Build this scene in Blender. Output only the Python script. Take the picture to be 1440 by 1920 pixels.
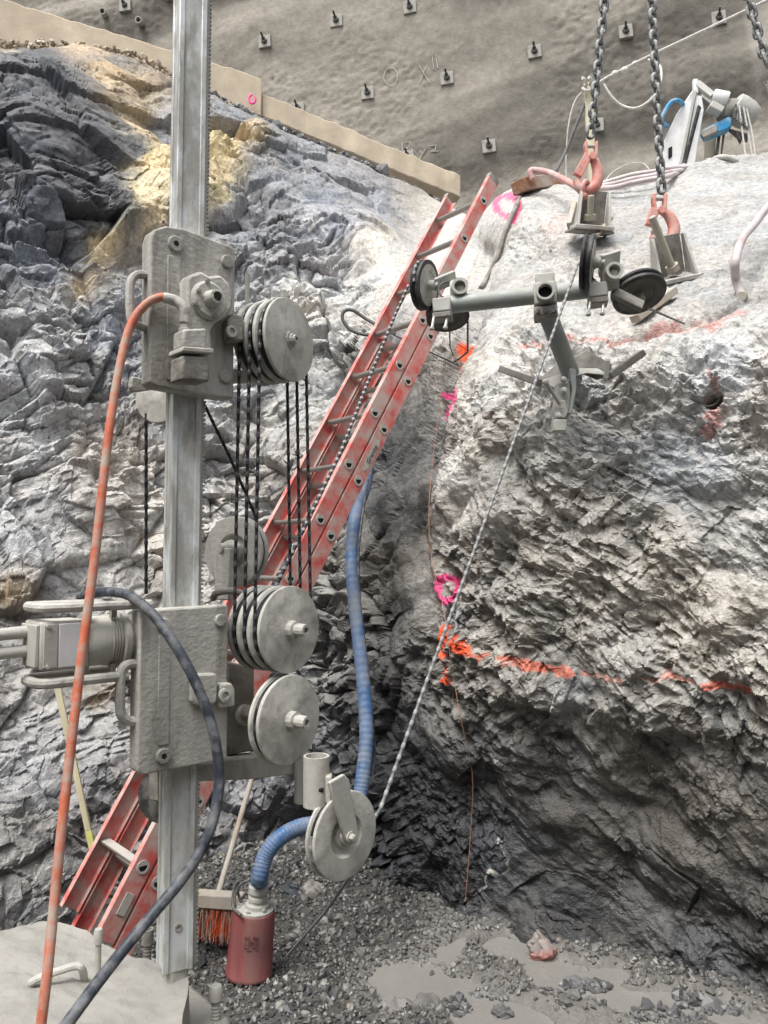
import bpy, bmesh, math, random
import numpy as np
from mathutils import Vector, Matrix

for o in list(bpy.data.objects):
    bpy.data.objects.remove(o)
S = bpy.context.scene
COL = S.collection
R = math.radians
random.seed(7)

# ------------------------------------------------------------------ camera
F = 1442.0                      # focal length in photo pixels (1440 x 1920)
CAMZ = 1.65
PITCH = R(3.6)
cam_d = bpy.data.cameras.new('camera')
cam_d.sensor_fit = 'VERTICAL'
cam_d.sensor_height = 24.0
cam_d.lens = 24.0 * F / 1920.0
cam_d.clip_start = 0.05
cam_d.clip_end = 400.0
cam = bpy.data.objects.new('camera', cam_d)
cam.location = (0, 0, CAMZ)
cam.rotation_euler = (R(90) + PITCH, 0, 0)
COL.objects.link(cam)
S.camera = cam

# ------------------------------------------------------------------ sky, sun, exposure
SUN_EL, SUN_AZ = R(62), R(215)      # azimuth clockwise from +Y (forward): behind left
w = bpy.data.worlds.new('World')
S.world = w
w.use_nodes = True
nt = w.node_tree
nt.nodes.clear()
sky = nt.nodes.new('ShaderNodeTexSky')
sky.sky_type = 'NISHITA'
sky.sun_disc = False
sky.sun_elevation = SUN_EL
sky.sun_rotation = SUN_AZ
sky.air_density = 1.0
sky.dust_density = 4.0
sky.ozone_density = 1.0
bg = nt.nodes.new('ShaderNodeBackground')
bg.inputs['Strength'].default_value = 0.15
hs = nt.nodes.new('ShaderNodeHueSaturation')      # cloud cover: the sky's colour greyed
hs.inputs['Saturation'].default_value = 0.22
out = nt.nodes.new('ShaderNodeOutputWorld')
nt.links.new(sky.outputs[0], hs.inputs['Color'])
nt.links.new(hs.outputs[0], bg.inputs[0])
nt.links.new(bg.outputs[0], out.inputs[0])
sun_d = bpy.data.lights.new('sun', 'SUN')
sun_d.energy = 1.5
sun_d.angle = R(28)
sun_d.color = (1.0, 0.965, 0.92)
sun = bpy.data.objects.new('sun', sun_d)
COL.objects.link(sun)
sdir = Vector((math.sin(SUN_AZ) * math.cos(SUN_EL), math.cos(SUN_AZ) * math.cos(SUN_EL), math.sin(SUN_EL)))
sun.rotation_euler = sdir.to_track_quat('Z', 'Y').to_euler()
sun.location = sdir * 20
S.view_settings.view_transform = 'Standard'
S.view_settings.look = 'None'
S.view_settings.gamma = 1.0
S.view_settings.exposure = 1.0
S.view_settings.use_curve_mapping = False
S.render.engine = 'CYCLES'
S.cycles.use_denoising = True
S.cycles.max_bounces = 6
S.cycles.diffuse_bounces = 3
S.cycles.glossy_bounces = 3
S.cycles.use_adaptive_sampling = True
S.cycles.adaptive_threshold = 0.02

# ------------------------------------------------------------------ pixel helpers (photo pixel + distance -> point in the place)
CP, SP = math.cos(PITCH), math.sin(PITCH)
def ray(px, py):
    a, b = (px - 720) / F, -(py - 960) / F
    return Vector((a, CP - b * SP, SP + b * CP))
def P(px, py, d):
    r = ray(px, py)
    r = r * (d / r.y)
    return Vector((r.x, r.y, r.z + CAMZ))
def PZ(px, py, z):
    r = ray(px, py)
    r = r * ((z - CAMZ) / r.z)
    return Vector((r.x, r.y, z))
def rays_np(px, py):
    a, b = (px - 720) / F, -(py - 960) / F
    return np.stack([a, CP - b * SP, SP + b * CP], -1)

# ------------------------------------------------------------------ numpy noise
def h3(ix, iy, iz, seed):
    with np.errstate(over='ignore'):
        x = (ix.astype(np.int64) & 0xffffffff).astype(np.uint32)
        y = (iy.astype(np.int64) & 0xffffffff).astype(np.uint32)
        z = (iz.astype(np.int64) & 0xffffffff).astype(np.uint32)
        n = x * np.uint32(374761393) + y * np.uint32(668265263) + z * np.uint32(2147483647) + np.uint32((seed * 974711 + 12345) & 0xffffffff)
        n = (n ^ (n >> np.uint32(13))) * np.uint32(1274126177)
        n = (n ^ (n >> np.uint32(16))) * np.uint32(2246822519)
        n = n ^ (n >> np.uint32(13))
    return n.astype(np.float32) / np.float32(4294967295.0)
def vnoise(p, seed):
    i = np.floor(p).astype(np.int64)
    f = (p - i).astype(np.float32)
    u = f * f * f * (f * (f * 6 - 15) + 10)
    r = 0
    for dx in (0, 1):
        wx = u[:, 0] if dx else 1 - u[:, 0]
        for dy in (0, 1):
            wy = u[:, 1] if dy else 1 - u[:, 1]
            for dz in (0, 1):
                wz = u[:, 2] if dz else 1 - u[:, 2]
                r = r + wx * wy * wz * h3(i[:, 0] + dx, i[:, 1] + dy, i[:, 2] + dz, seed)
    return r * 2 - 1
def fbm(p, seed, octv=4, gain=0.5, lac=2.03):
    a, s, r = 1.0, 0.0, 0
    for k in range(octv):
        r = r + a * vnoise(p, seed + 31 * k)
        s += a
        a *= gain
        p = p * lac + 11.7
    return r / s
def facet(p, seed, tilt=0.8):
    """Voronoi cells, each with its own offset and tilted plane: stepped, fractured rock. -> height, edge distance, cell id"""
    T = np.random.default_rng(seed).uniform(0, 1, (32 * 32 * 32, 7)).astype(np.float32)
    i = np.floor(p).astype(np.int32); fr = (p - i).astype(np.float32)
    n = len(p)
    d1 = np.full(n, 9.0, np.float32); d2 = np.full(n, 9.0, np.float32)
    v = np.zeros(n, np.float32); cid = np.zeros(n, np.float32)
    for dx in (-1, 0, 1):
        for dy in (-1, 0, 1):
            for dz in (-1, 0, 1):
                t = T[(((i[:, 0] + dx) & 31) * 32 + ((i[:, 1] + dy) & 31)) * 32 + ((i[:, 2] + dz) & 31)]
                q0 = fr[:, 0] - dx - 0.1 - 0.8 * t[:, 0]; q1 = fr[:, 1] - dy - 0.1 - 0.8 * t[:, 1]; q2 = fr[:, 2] - dz - 0.1 - 0.8 * t[:, 2]
                d = q0 * q0 + q1 * q1 + q2 * q2
                m = d < d1
                d2 = np.where(m, d1, np.minimum(d2, d)); d1 = np.where(m, d, d1); cid = np.where(m, t[:, 3], cid)
                v = np.where(m, (t[:, 3] - 0.5) + 2 * tilt * ((t[:, 4] - .5) * q0 + (t[:, 5] - .5) * q1 + (t[:, 6] - .5) * q2), v)
    return v, np.sqrt(d2) - np.sqrt(d1), cid
def planes(p, seed, tilt=0.8, k=0.45, sign=1, jit=0.5):
    """continuous broken faces: upper (sign 1) or lower (-1) envelope of one tilted, slightly curved plane per cell -> height, edge, id"""
    rs = np.random.default_rng(seed)
    T = rs.uniform(0, 1, (32 * 32 * 32, 7)).astype(np.float32)
    i = np.floor(p).astype(np.int32); fr = (p - i).astype(np.float32)
    n = len(p)
    best = np.full(n, -9.0, np.float32); sec = np.full(n, -9.0, np.float32); cid = np.zeros(n, np.float32)
    for dx in (-1, 0, 1):
        for dy in (-1, 0, 1):
            for dz in (-1, 0, 1):
                t = T[(((i[:, 0] + dx) & 31) * 32 + ((i[:, 1] + dy) & 31)) * 32 + ((i[:, 2] + dz) & 31)]
                q0 = fr[:, 0] - dx - 0.1 - 0.8 * t[:, 0]; q1 = fr[:, 1] - dy - 0.1 - 0.8 * t[:, 1]; q2 = fr[:, 2] - dz - 0.1 - 0.8 * t[:, 2]
                v = jit * (t[:, 3] - 0.5) + tilt * ((t[:, 4] - .5) * q0 + (t[:, 5] - .5) * q1 + (t[:, 6] - .5) * q2) - k * (q0 * q0 + q1 * q1 + q2 * q2)
                m = v > best
                sec = np.where(m, best, np.maximum(sec, v)); cid = np.where(m, t[:, 3], cid); best = np.where(m, v, best)
    return sign * (best + 0.35 * k), best - sec, cid
def sstep(a, b, x):
    t = np.clip((x - a) / (b - a), 0, 1)
    return t * t * (3 - 2 * t)
def tps(cp):
    """thin plate spline through (x, y, value) control points"""
    c = np.array(cp, float)
    X = c[:, :2] / 500.0
    def U(r2): return np.where(r2 > 1e-12, r2 * np.log(r2 + 1e-12), 0)
    K = U(((X[:, None] - X[None]) ** 2).sum(-1))
    K += np.eye(len(c)) * 0.002
    Pm = np.hstack([np.ones((len(c), 1)), X])
    A = np.block([[K, Pm], [Pm.T, np.zeros((3, 3))]])
    wv = np.linalg.solve(A, np.concatenate([c[:, 2], np.zeros(3)]))
    def f(x, y):
        x = x / 500.0; y = y / 500.0
        r = wv[-3] + wv[-2] * x + wv[-1] * y
        for k in range(len(c)):
            r = r + wv[k] * U((x - X[k, 0]) ** 2 + (y - X[k, 1]) ** 2)
        return r
    return f
def seg_dist(x, y, pts):
    """distance in the grid's own chart to a polyline, and the parameter along it"""
    best = np.full(x.shape, 1e9)
    for (ax, ay), (bx_, by_) in zip(pts[:-1], pts[1:]):
        vx, vy = bx_ - ax, by_ - ay
        t = np.clip(((x - ax) * vx + (y - ay) * vy) / (vx * vx + vy * vy + 1e-9), 0, 1)
        best = np.minimum(best, np.hypot(x - ax - t * vx, y - ay - t * vy))
    return best

# ------------------------------------------------------------------ materials
MATS = {}
def lnk(nt, a, b): nt.links.new(a, b)
def mat(name, base, rough=0.8, metal=0.0, var=0.25, scale=8.0, bump=0.2, bscale=60.0, bdist=0.004,
        dirt=None, dirt_amt=0.5, dirt_scale=6.0, dirt_soft=0.12, attr=None, spec=0.4, stretch=None, ripple=0.0, damp=None):
    """procedural material: base colour varied by noise, optional second colour (dirt / wear) in patches, noise bump"""
    m = bpy.data.materials.new(name)
    m.use_nodes = True
    n = m.node_tree
    n.nodes.clear()
    o = n.nodes.new('ShaderNodeOutputMaterial')
    b = n.nodes.new('ShaderNodeBsdfPrincipled')
    lnk(n, b.outputs[0], o.inputs[0])
    tc = n.nodes.new('ShaderNodeTexCoord')
    vec = tc.outputs['Object']
    if stretch:
        mp = n.nodes.new('ShaderNodeMapping')
        mp.inputs['Scale'].default_value = stretch
        lnk(n, vec, mp.inputs[0]); vec_s = mp.outputs[0]
    else:
        vec_s = vec
    nz = n.nodes.new('ShaderNodeTexNoise')
    nz.inputs['Scale'].default_value = scale
    nz.inputs['Detail'].default_value = 6
    lnk(n, vec_s, nz.inputs['Vector'])
    rp = n.nodes.new('ShaderNodeValToRGB')
    rp.color_ramp.elements[0].position = 0.3
    rp.color_ramp.elements[1].position = 0.7
    c0 = [c * (1 - var) for c in base]; c1 = [min(1, c * (1 + var)) for c in base]
    rp.color_ramp.elements[0].color = (*c0, 1); rp.color_ramp.elements[1].color = (*c1, 1)
    lnk(n, nz.outputs['Fac'], rp.inputs[0])
    colr = rp.outputs[0]
    if attr:
        at = n.nodes.new('ShaderNodeAttribute'); at.attribute_name = attr
        mx = n.nodes.new('ShaderNodeMix'); mx.data_type = 'RGBA'; mx.blend_type = 'MULTIPLY'
        mx.inputs[0].default_value = 1.0
        lnk(n, colr, mx.inputs[6]); lnk(n, at.outputs['Color'], mx.inputs[7])
        colr = mx.outputs[2]
    rsock = None
    if dirt:
        nd = n.nodes.new('ShaderNodeTexNoise')
        nd.inputs['Scale'].default_value = dirt_scale
        nd.inputs['Detail'].default_value = 8
        nd.inputs['Roughness'].default_value = 0.65
        lnk(n, vec_s, nd.inputs['Vector'])
        mr = n.nodes.new('ShaderNodeMapRange')
        t = 1 - dirt_amt
        mr.inputs[1].default_value = 0.3 + 0.4 * t - dirt_soft
        mr.inputs[2].default_value = 0.3 + 0.4 * t + dirt_soft
        lnk(n, nd.outputs['Fac'], mr.inputs[0])
        mx = n.nodes.new('ShaderNodeMix'); mx.data_type = 'RGBA'
        mx.inputs[7].default_value = (*dirt, 1)
        lnk(n, mr.outputs[0], mx.inputs[0]); lnk(n, colr, mx.inputs[6])
        colr = mx.outputs[2]
        m2 = n.nodes.new('ShaderNodeMapRange')
        m2.inputs[3].default_value = rough; m2.inputs[4].default_value = max(rough, 0.85)
        lnk(n, mr.outputs[0], m2.inputs[0]); rsock = m2.outputs[0]
        if metal > 0:
            m3 = n.nodes.new('ShaderNodeMapRange')
            m3.inputs[3].default_value = metal; m3.inputs[4].default_value = 0.0
            lnk(n, mr.outputs[0], m3.inputs[0]); lnk(n, m3.outputs[0], b.inputs['Metallic'])
    elif metal > 0:
        b.inputs['Metallic'].default_value = metal
    if damp:                # darker damp / greasy patches: (colour, amount, scale)
        n3 = n.nodes.new('ShaderNodeTexNoise'); n3.inputs['Scale'].default_value = damp[2]; n3.inputs['Detail'].default_value = 7; n3.inputs['Roughness'].default_value = 0.62; n3.inputs['Distortion'].default_value = 0.4
        mo_ = n.nodes.new('ShaderNodeMapping'); mo_.inputs['Location'].default_value = (3.7, 1.9, 8.2)
        lnk(n, vec_s, mo_.inputs[0]); lnk(n, mo_.outputs[0], n3.inputs['Vector'])
        m4 = n.nodes.new('ShaderNodeMapRange'); t4_ = 0.3 + 0.4 * (1 - damp[1])
        m4.inputs[1].default_value = t4_ - .07; m4.inputs[2].default_value = t4_ + .07; m4.inputs[4].default_value = 0.85
        lnk(n, n3.outputs['Fac'], m4.inputs[0])
        mx = n.nodes.new('ShaderNodeMix'); mx.data_type = 'RGBA'; mx.inputs[7].default_value = (*damp[0], 1)
        lnk(n, m4.outputs[0], mx.inputs[0]); lnk(n, colr, mx.inputs[6]); colr = mx.outputs[2]
    lnk(n, colr, b.inputs['Base Color'])
    if rsock: lnk(n, rsock, b.inputs['Roughness'])
    else: b.inputs['Roughness'].default_value = rough
    b.inputs['Specular IOR Level'].default_value = spec
    if bump > 0:
        nb = n.nodes.new('ShaderNodeTexNoise')
        nb.inputs['Scale'].default_value = bscale
        nb.inputs['Detail'].default_value = 5
        nb.inputs['Roughness'].default_value = 0.6
        lnk(n, vec, nb.inputs['Vector'])
        bp = n.nodes.new('ShaderNodeBump')
        bp.inputs['Strength'].default_value = bump
        bp.inputs['Distance'].default_value = bdist
        hgt = nb.outputs['Fac']
        if ripple > 0:          # sagging slurry: broad lumps stretched sideways
            rm = n.nodes.new('ShaderNodeMapping'); rm.inputs['Scale'].default_value = (1, 1, 2.6)
            lnk(n, vec, rm.inputs[0])
            rn = n.nodes.new('ShaderNodeTexNoise'); rn.inputs['Scale'].default_value = 34; rn.inputs['Detail'].default_value = 3; rn.inputs['Distortion'].default_value = 0.6
            lnk(n, rm.outputs[0], rn.inputs['Vector'])
            ml = n.nodes.new('ShaderNodeMath'); ml.operation = 'MULTIPLY_ADD'; ml.inputs[1].default_value = ripple
            lnk(n, rn.outputs['Fac'], ml.inputs[0]); lnk(n, hgt, ml.inputs[2])
            hgt = ml.outputs[0]
        lnk(n, hgt, bp.inputs['Height'])
        lnk(n, bp.outputs[0], b.inputs['Normal'])
    MATS[name] = m
    return m

MUD = (0.36, 0.34, 0.305)          # dried rock-flour slurry that coats everything
mat('mud_steel', (0.41, 0.40, 0.365), 0.7, var=0.22, scale=9, bump=0.5, bscale=85, bdist=0.006, dirt=(0.50, 0.485, 0.445), dirt_amt=0.47, dirt_scale=15, stretch=(1, 1, 0.22), dirt_soft=0.11, ripple=0.35, damp=((0.24, 0.23, 0.205), 0.30, 9))
mat('mud_dark', (0.17, 0.16, 0.14), 0.85, var=0.25, scale=14, bump=0.5, bscale=80, bdist=0.006, dirt=(0.33, 0.31, 0.28), dirt_amt=0.5, dirt_scale=12)
mat('mud_light', (0.47, 0.46, 0.42), 0.7, var=0.14, scale=14, bump=0.35, bscale=70, bdist=0.004, dirt=(0.36, 0.34, 0.30), dirt_amt=0.4, dirt_scale=14)
mat('mast_steel', (0.62, 0.645, 0.645), 0.5, metal=0.1, var=0.15, scale=9, bump=0.3, bscale=90, bdist=0.003, dirt=(0.43, 0.42, 0.385), dirt_amt=0.45, dirt_scale=24, dirt_soft=0.08, stretch=(1, 1, 0.4), damp=((0.30, 0.295, 0.27), 0.36, 14))
mat('galvanised', (0.30, 0.34, 0.33), 0.5, metal=0.35, var=0.2, scale=9, bump=0.12, bscale=90, dirt=(0.36, 0.35, 0.32), dirt_amt=0.35, dirt_scale=8)
mat('steel_dusty', (0.38, 0.385, 0.36), 0.6, metal=0.2, var=0.2, scale=15, bump=0.25, bscale=90, dirt=(0.42, 0.41, 0.37), dirt_amt=0.5, dirt_scale=12)
mat('steel_bright', (0.55, 0.55, 0.52), 0.35, metal=0.7, var=0.12, scale=30, bump=0.1, dirt=(0.42, 0.40, 0.36), dirt_amt=0.4, dirt_scale=30)
mat('steel_dark', (0.07, 0.07, 0.07), 0.5, metal=0.5, var=0.2, scale=20, bump=0.15, dirt=(0.25, 0.24, 0.22), dirt_amt=0.35, dirt_scale=20)
mat('rubber', (0.022, 0.022, 0.024), 0.5, var=0.2, scale=20, bump=0.1, dirt=(0.12, 0.12, 0.115), dirt_amt=0.3, dirt_scale=25)
mat('wheel_face', (0.40, 0.39, 0.355), 0.5, var=0.2, scale=24, bump=0.4, bscale=50, bdist=0.005, ripple=0.1, dirt=(0.56, 0.545, 0.50), dirt_amt=0.5, dirt_scale=26, dirt_soft=0.14, damp=((0.27, 0.26, 0.23), 0.33, 13))
mat('void', (0.01, 0.01, 0.01), 0.9, var=0, bump=0)
mat('red_paint', (0.62, 0.10, 0.085), 0.55, var=0.18, scale=10, bump=0.2, bscale=120, bdist=0.002, dirt=(0.50, 0.385, 0.345), dirt_amt=0.54, dirt_scale=12, dirt_soft=0.13)
mat('rung_metal', (0.48, 0.465, 0.43), 0.55, metal=0.3, var=0.15, scale=20, bump=0.2, dirt=(0.42, 0.39, 0.35), dirt_amt=0.5, dirt_scale=14)
mat('hook_red', (0.58, 0.20, 0.16), 0.6, var=0.2, scale=25, bump=0.25, bscale=120, dirt=(0.52, 0.38, 0.34), dirt_amt=0.45, dirt_scale=18)
mat('chain_steel', (0.10, 0.105, 0.11), 0.42, metal=0.6, var=0.3, scale=30, bump=0.2, bscale=120, dirt=(0.48, 0.48, 0.46), dirt_amt=0.40, dirt_scale=30)
mat('blue_hose', (0.045, 0.12, 0.27), 0.42, var=0.2, scale=14, bump=0.15, dirt=(0.20, 0.22, 0.25), dirt_amt=0.46, dirt_scale=11, dirt_soft=0.16)
mat('orange_hose', (0.55, 0.14, 0.075), 0.6, var=0.15, scale=20, bump=0.35, bscale=120, bdist=0.003, dirt=(0.43, 0.35, 0.29), dirt_amt=0.42, dirt_scale=22)
mat('black_cable', (0.035, 0.042, 0.055), 0.5, var=0.3, scale=30, bump=0.2, bscale=100, dirt=(0.20, 0.205, 0.21), dirt_amt=0.34, dirt_scale=26)
mat('pump_red', (0.24, 0.014, 0.022), 0.4, var=0.25, scale=12, bump=0.2, bscale=100, dirt=(0.19, 0.115, 0.105), dirt_amt=0.5, dirt_scale=7, stretch=(1, 1, 0.25), dirt_soft=0.2)
mat('wood_grey', (0.40, 0.33, 0.25), 0.8, var=0.25, scale=25, bump=0.3, stretch=(1, 1, 0.12), dirt=(0.42, 0.40, 0.36), dirt_amt=0.5)
mat('wood_brown', (0.30, 0.16, 0.09), 0.8, var=0.3, scale=25, bump=0.3, stretch=(0.2, 1, 1), dirt=(0.42, 0.38, 0.34), dirt_amt=0.4)
mat('wood_pale', (0.55, 0.50, 0.34), 0.8, var=0.2, scale=25, bump=0.3, stretch=(1, 1, 0.12), dirt=(0.48, 0.47, 0.42), dirt_amt=0.4)
mat('yellow_paint', (0.62, 0.60, 0.12), 0.7, var=0.15, scale=25, bump=0.2, dirt=(0.5, 0.48, 0.35), dirt_amt=0.4)
mat('bristle', (0.62, 0.10, 0.03), 0.6, var=0.3, scale=40, bump=0, dirt=(0.35, 0.28, 0.23), dirt_amt=0.3, dirt_scale=20)
mat('bristle_dirty', (0.30, 0.24, 0.20), 0.7, var=0.3, scale=40, bump=0)
mat('rope', (0.55, 0.54, 0.50), 0.9, var=0.2, scale=60, bump=0.3, bscale=200)
mat('rope_dark', (0.12, 0.12, 0.115), 0.8, var=0.3, scale=60, bump=0.3, bscale=200)
mat('string_orange', (0.42, 0.20, 0.12), 0.8, var=0.2, scale=30, bump=0)
mat('white_paint', (0.70, 0.71, 0.72), 0.5, var=0.07, scale=12, bump=0.12, dirt=(0.52, 0.51, 0.48), dirt_amt=0.35, dirt_scale=9, dirt_soft=0.2)
mat('blue_paint', (0.03, 0.25, 0.48), 0.5, var=0.15, scale=12, bump=0.1, dirt=(0.35, 0.42, 0.46), dirt_amt=0.3, dirt_scale=16)
mat('plastic_pale', (0.52, 0.47, 0.47), 0.5, var=0.12, scale=14, bump=0.1, dirt=(0.42, 0.33, 0.32), dirt_amt=0.35, dirt_scale=9)
mat('beam_concrete', (0.52, 0.44, 0.33), 0.9, var=0.14, scale=3, bump=0.4, bscale=50, bdist=0.008, dirt=(0.36, 0.30, 0.23), dirt_amt=0.38, dirt_scale=4, dirt_soft=0.2)
mat('plate_steel', (0.27, 0.26, 0.235), 0.7, metal=0.1, var=0.2, scale=10, bump=0.15, dirt=(0.32, 0.31, 0.28), dirt_amt=0.5)
mat('chalk', (0.43, 0.415, 0.375), 0.9, var=0.25, scale=40, bump=0)
mat('pink_paint', (0.85, 0.10, 0.32), 0.7, var=0.2, scale=40, bump=0.2)
mat('sticker', (0.42, 0.40, 0.36), 0.5, var=0.2, scale=30, bump=0.05)
mat('ink', (0.06, 0.06, 0.06), 0.6, var=0.1, bump=0)
mat('tape_white', (0.7, 0.7, 0.68), 0.7, var=0.15, scale=30, bump=0.2)
mat('stone', (0.9, 0.9, 0.9), 0.75, var=0.25, scale=30, bump=0.4, bscale=90, attr='Col')
mat('gravel', (1.0, 1.0, 1.0), 0.38, var=0.22, scale=60, bump=0.25, bscale=160, attr='Col', spec=0.5)

# ------------------------------------------------------------------ mesh helpers
class MB:
    """collects shapes in world coordinates (or in frame M), links them as one mesh object"""
    def __init__(s, M=None):
        s.v = []; s.f = []; s.M = M
    def add(s, vs, fs):
        k = len(s.v)
        if s.M is not None:
            vs = [s.M @ Vector(q) for q in vs]
        s.v += [tuple(q) for q in vs]
        s.f += [tuple(i + k for i in f) for f in fs]
        return s
    def box(s, c, size, rot=None):
        hx, hy, hz = size[0] / 2, size[1] / 2, size[2] / 2
        vs = []
        for z in (-hz, hz):
            for x, y in ((-hx, -hy), (hx, -hy), (hx, hy), (-hx, hy)):
                q = Vector((x, y, z))
                if rot is not None: q = rot @ q
                vs.append(q + Vector(c))
        return s.add(vs, [(3, 2, 1, 0), (4, 5, 6, 7), (0, 1, 5, 4), (1, 2, 6, 5), (2, 3, 7, 6), (3, 0, 4, 7)])
    def bar(s, a, b, w, h, up=(0, 0, 1)):
        """rectangular bar from a to b, w across, h along up"""
        a, b = Vector(a), Vector(b)
        d = (b - a).normalized(); x = d.cross(Vector(up)).normalized(); u = x.cross(d)
        vs = []
        for p in (a, b):
            for i, j in ((-1, -1), (1, -1), (1, 1), (-1, 1)):
                vs.append(p + x * (i * w / 2) + u * (j * h / 2))
        return s.add(vs, [(0, 1, 2, 3), (7, 6, 5, 4), (1, 0, 4, 5), (2, 1, 5, 6), (3, 2, 6, 7), (0, 3, 7, 4)])
    def prism(s, poly, vec):
        """closed polygon (3D points) extruded by vec"""
        n = len(poly); vec = Vector(vec)
        vs = [Vector(q) for q in poly] + [Vector(q) + vec for q in poly]
        fs = [tuple(range(n)), tuple(range(2 * n - 1, n - 1, -1))]
        fs += [((i + 1) % n, i, n + i, n + (i + 1) % n) for i in range(n)]
        return s.add(vs, fs)
    def lathe(s, prof, o, ax, n=32, cap=True):
        """profile [(r, h)] turned about axis ax through o"""
        o, ax = Vector(o), Vector(ax).normalized()
        t = Vector((0, 0, 1)) if abs(ax.z) < 0.9 else Vector((1, 0, 0))
        x = ax.cross(t).normalized(); y = ax.cross(x)
        vs, fs = [], []
        for r, h in prof:
            for k in range(n):
                a = 2 * math.pi * k / n
                vs.append(o + ax * h + x * (r * math.cos(a)) + y * (r * math.sin(a)))
        for i in range(len(prof) - 1):
            for k in range(n):
                fs.append((i * n + k, i * n + (k + 1) % n, (i + 1) * n + (k + 1) % n, (i + 1) * n + k))
        if cap:
            if prof[0][0] > 1e-6: fs.append(tuple(range(n - 1, -1, -1)))
            if prof[-1][0] > 1e-6: fs.append(tuple(range((len(prof) - 1) * n, len(prof) * n)))
        return s.add(vs, fs)
    def cyl(s, a, b, r, r2=None, n=20):
        a, b = Vector(a), Vector(b)
        return s.lathe([(r, 0), (r if r2 is None else r2, (b - a).length)], a, b - a, n)
    def pipe(s, a, b, ro, ri, n=24):
        a, b = Vector(a), Vector(b); L = (b - a).length
        return s.lathe([(ri, 0), (ro, 0), (ro, L), (ri, L), (ri, 0)], a, b - a, n, cap=False)
    def tube(s, pts, r, n=12, closed=False, rf=None):
        pts = [Vector(q) for q in pts]
        m = len(pts)
        tang = []
        for i in range(m):
            if closed: t = pts[(i + 1) % m] - pts[i - 1]
            else: t = pts[min(i + 1, m - 1)] - pts[max(i - 1, 0)]
            tang.append(t.normalized())
        t0 = tang[0]
        x = t0.cross(Vector((0, 0, 1)) if abs(t0.z) < 0.9 else Vector((1, 0, 0))).normalized()
        vs, fs = [], []
        for i in range(m):
            t = tang[i]
            x = (x - t * x.dot(t)).normalized(); y = t.cross(x)
            rr = r if rf is None else rf(i)
            for k in range(n):
                a = 2 * math.pi * k / n
                vs.append(pts[i] + x * (rr * math.cos(a)) + y * (rr * math.sin(a)))
        for i in range(m if closed else m - 1):
            j = (i + 1) % m
            for k in range(n):
                fs.append((i * n + k, i * n + (k + 1) % n, j * n + (k + 1) % n, j * n + k))
        if not closed:
            fs.append(tuple(range(n - 1, -1, -1))); fs.append(tuple(range((m - 1) * n, m * n)))
        return s.add(vs, fs)
    def build(s, name, material, parent=None, bevel=0.0, smooth=35):
        me = bpy.data.meshes.new(name)
        vs = s.v
        if parent is not None:
            root = parent
            while root.parent is not None: root = root.parent
            inv = BASE[root.name].inverted()
            vs = [tuple(inv @ Vector(q)) for q in vs]
        me.from_pydata(vs, [], s.f)
        bm = bmesh.new(); bm.from_mesh(me)
        bmesh.ops.recalc_face_normals(bm, faces=bm.faces)
        bm.to_mesh(me); bm.free()
        if smooth:
            me.shade_smooth(); me.set_sharp_from_angle(angle=R(smooth))
        ms = material if isinstance(material, (list, tuple)) else [material]
        for q in ms: me.materials.append(MATS[q])
        o = bpy.data.objects.new(name, me)
        COL.objects.link(o)
        if parent is not None: o.parent = parent
        else: BASE[o.name] = Matrix.Identity(4)
        if bevel > 0:
            b = o.modifiers.new('bevel', 'BEVEL')
            b.width = bevel; b.segments = 2; b.limit_method = 'ANGLE'; b.angle_limit = R(40)
        return o
BASE = {}
def thing(name, label, cat, loc=(0, 0, 0), group=None, M=None):
    o = bpy.data.objects.new(name, None)
    o.empty_display_size = 0.05
    M = M if M is not None else Matrix.Translation(Vector(loc))
    o.matrix_world = M
    COL.objects.link(o)
    BASE[o.name] = M.copy()
    o['label'] = label; o['category'] = cat
    if group: o['group'] = group
    return o
def tag(o, label, cat, group=None):
    o['label'] = label; o['category'] = cat
    if group: o['group'] = group
    return o
def struct(o): o['kind'] = 'structure'; return o
def stuff(o): o['kind'] = 'stuff'; return o
def smooth_path(pts, n=8):
    """Catmull-Rom through the points"""
    p = [Vector(q) for q in pts]
    p = [p[0] * 2 - p[1]] + p + [p[-1] * 2 - p[-2]]
    r = []
    for i in range(1, len(p) - 2):
        for k in range(n):
            t = k / n
            a, b, c, d = p[i - 1], p[i], p[i + 1], p[i + 2]
            r.append(0.5 * ((2 * b) + (c - a) * t + (2 * a - 5 * b + 4 * c - d) * t * t + (3 * b - a - 3 * c + d) * t ** 3))
    r.append(p[-2])
    return r
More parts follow.
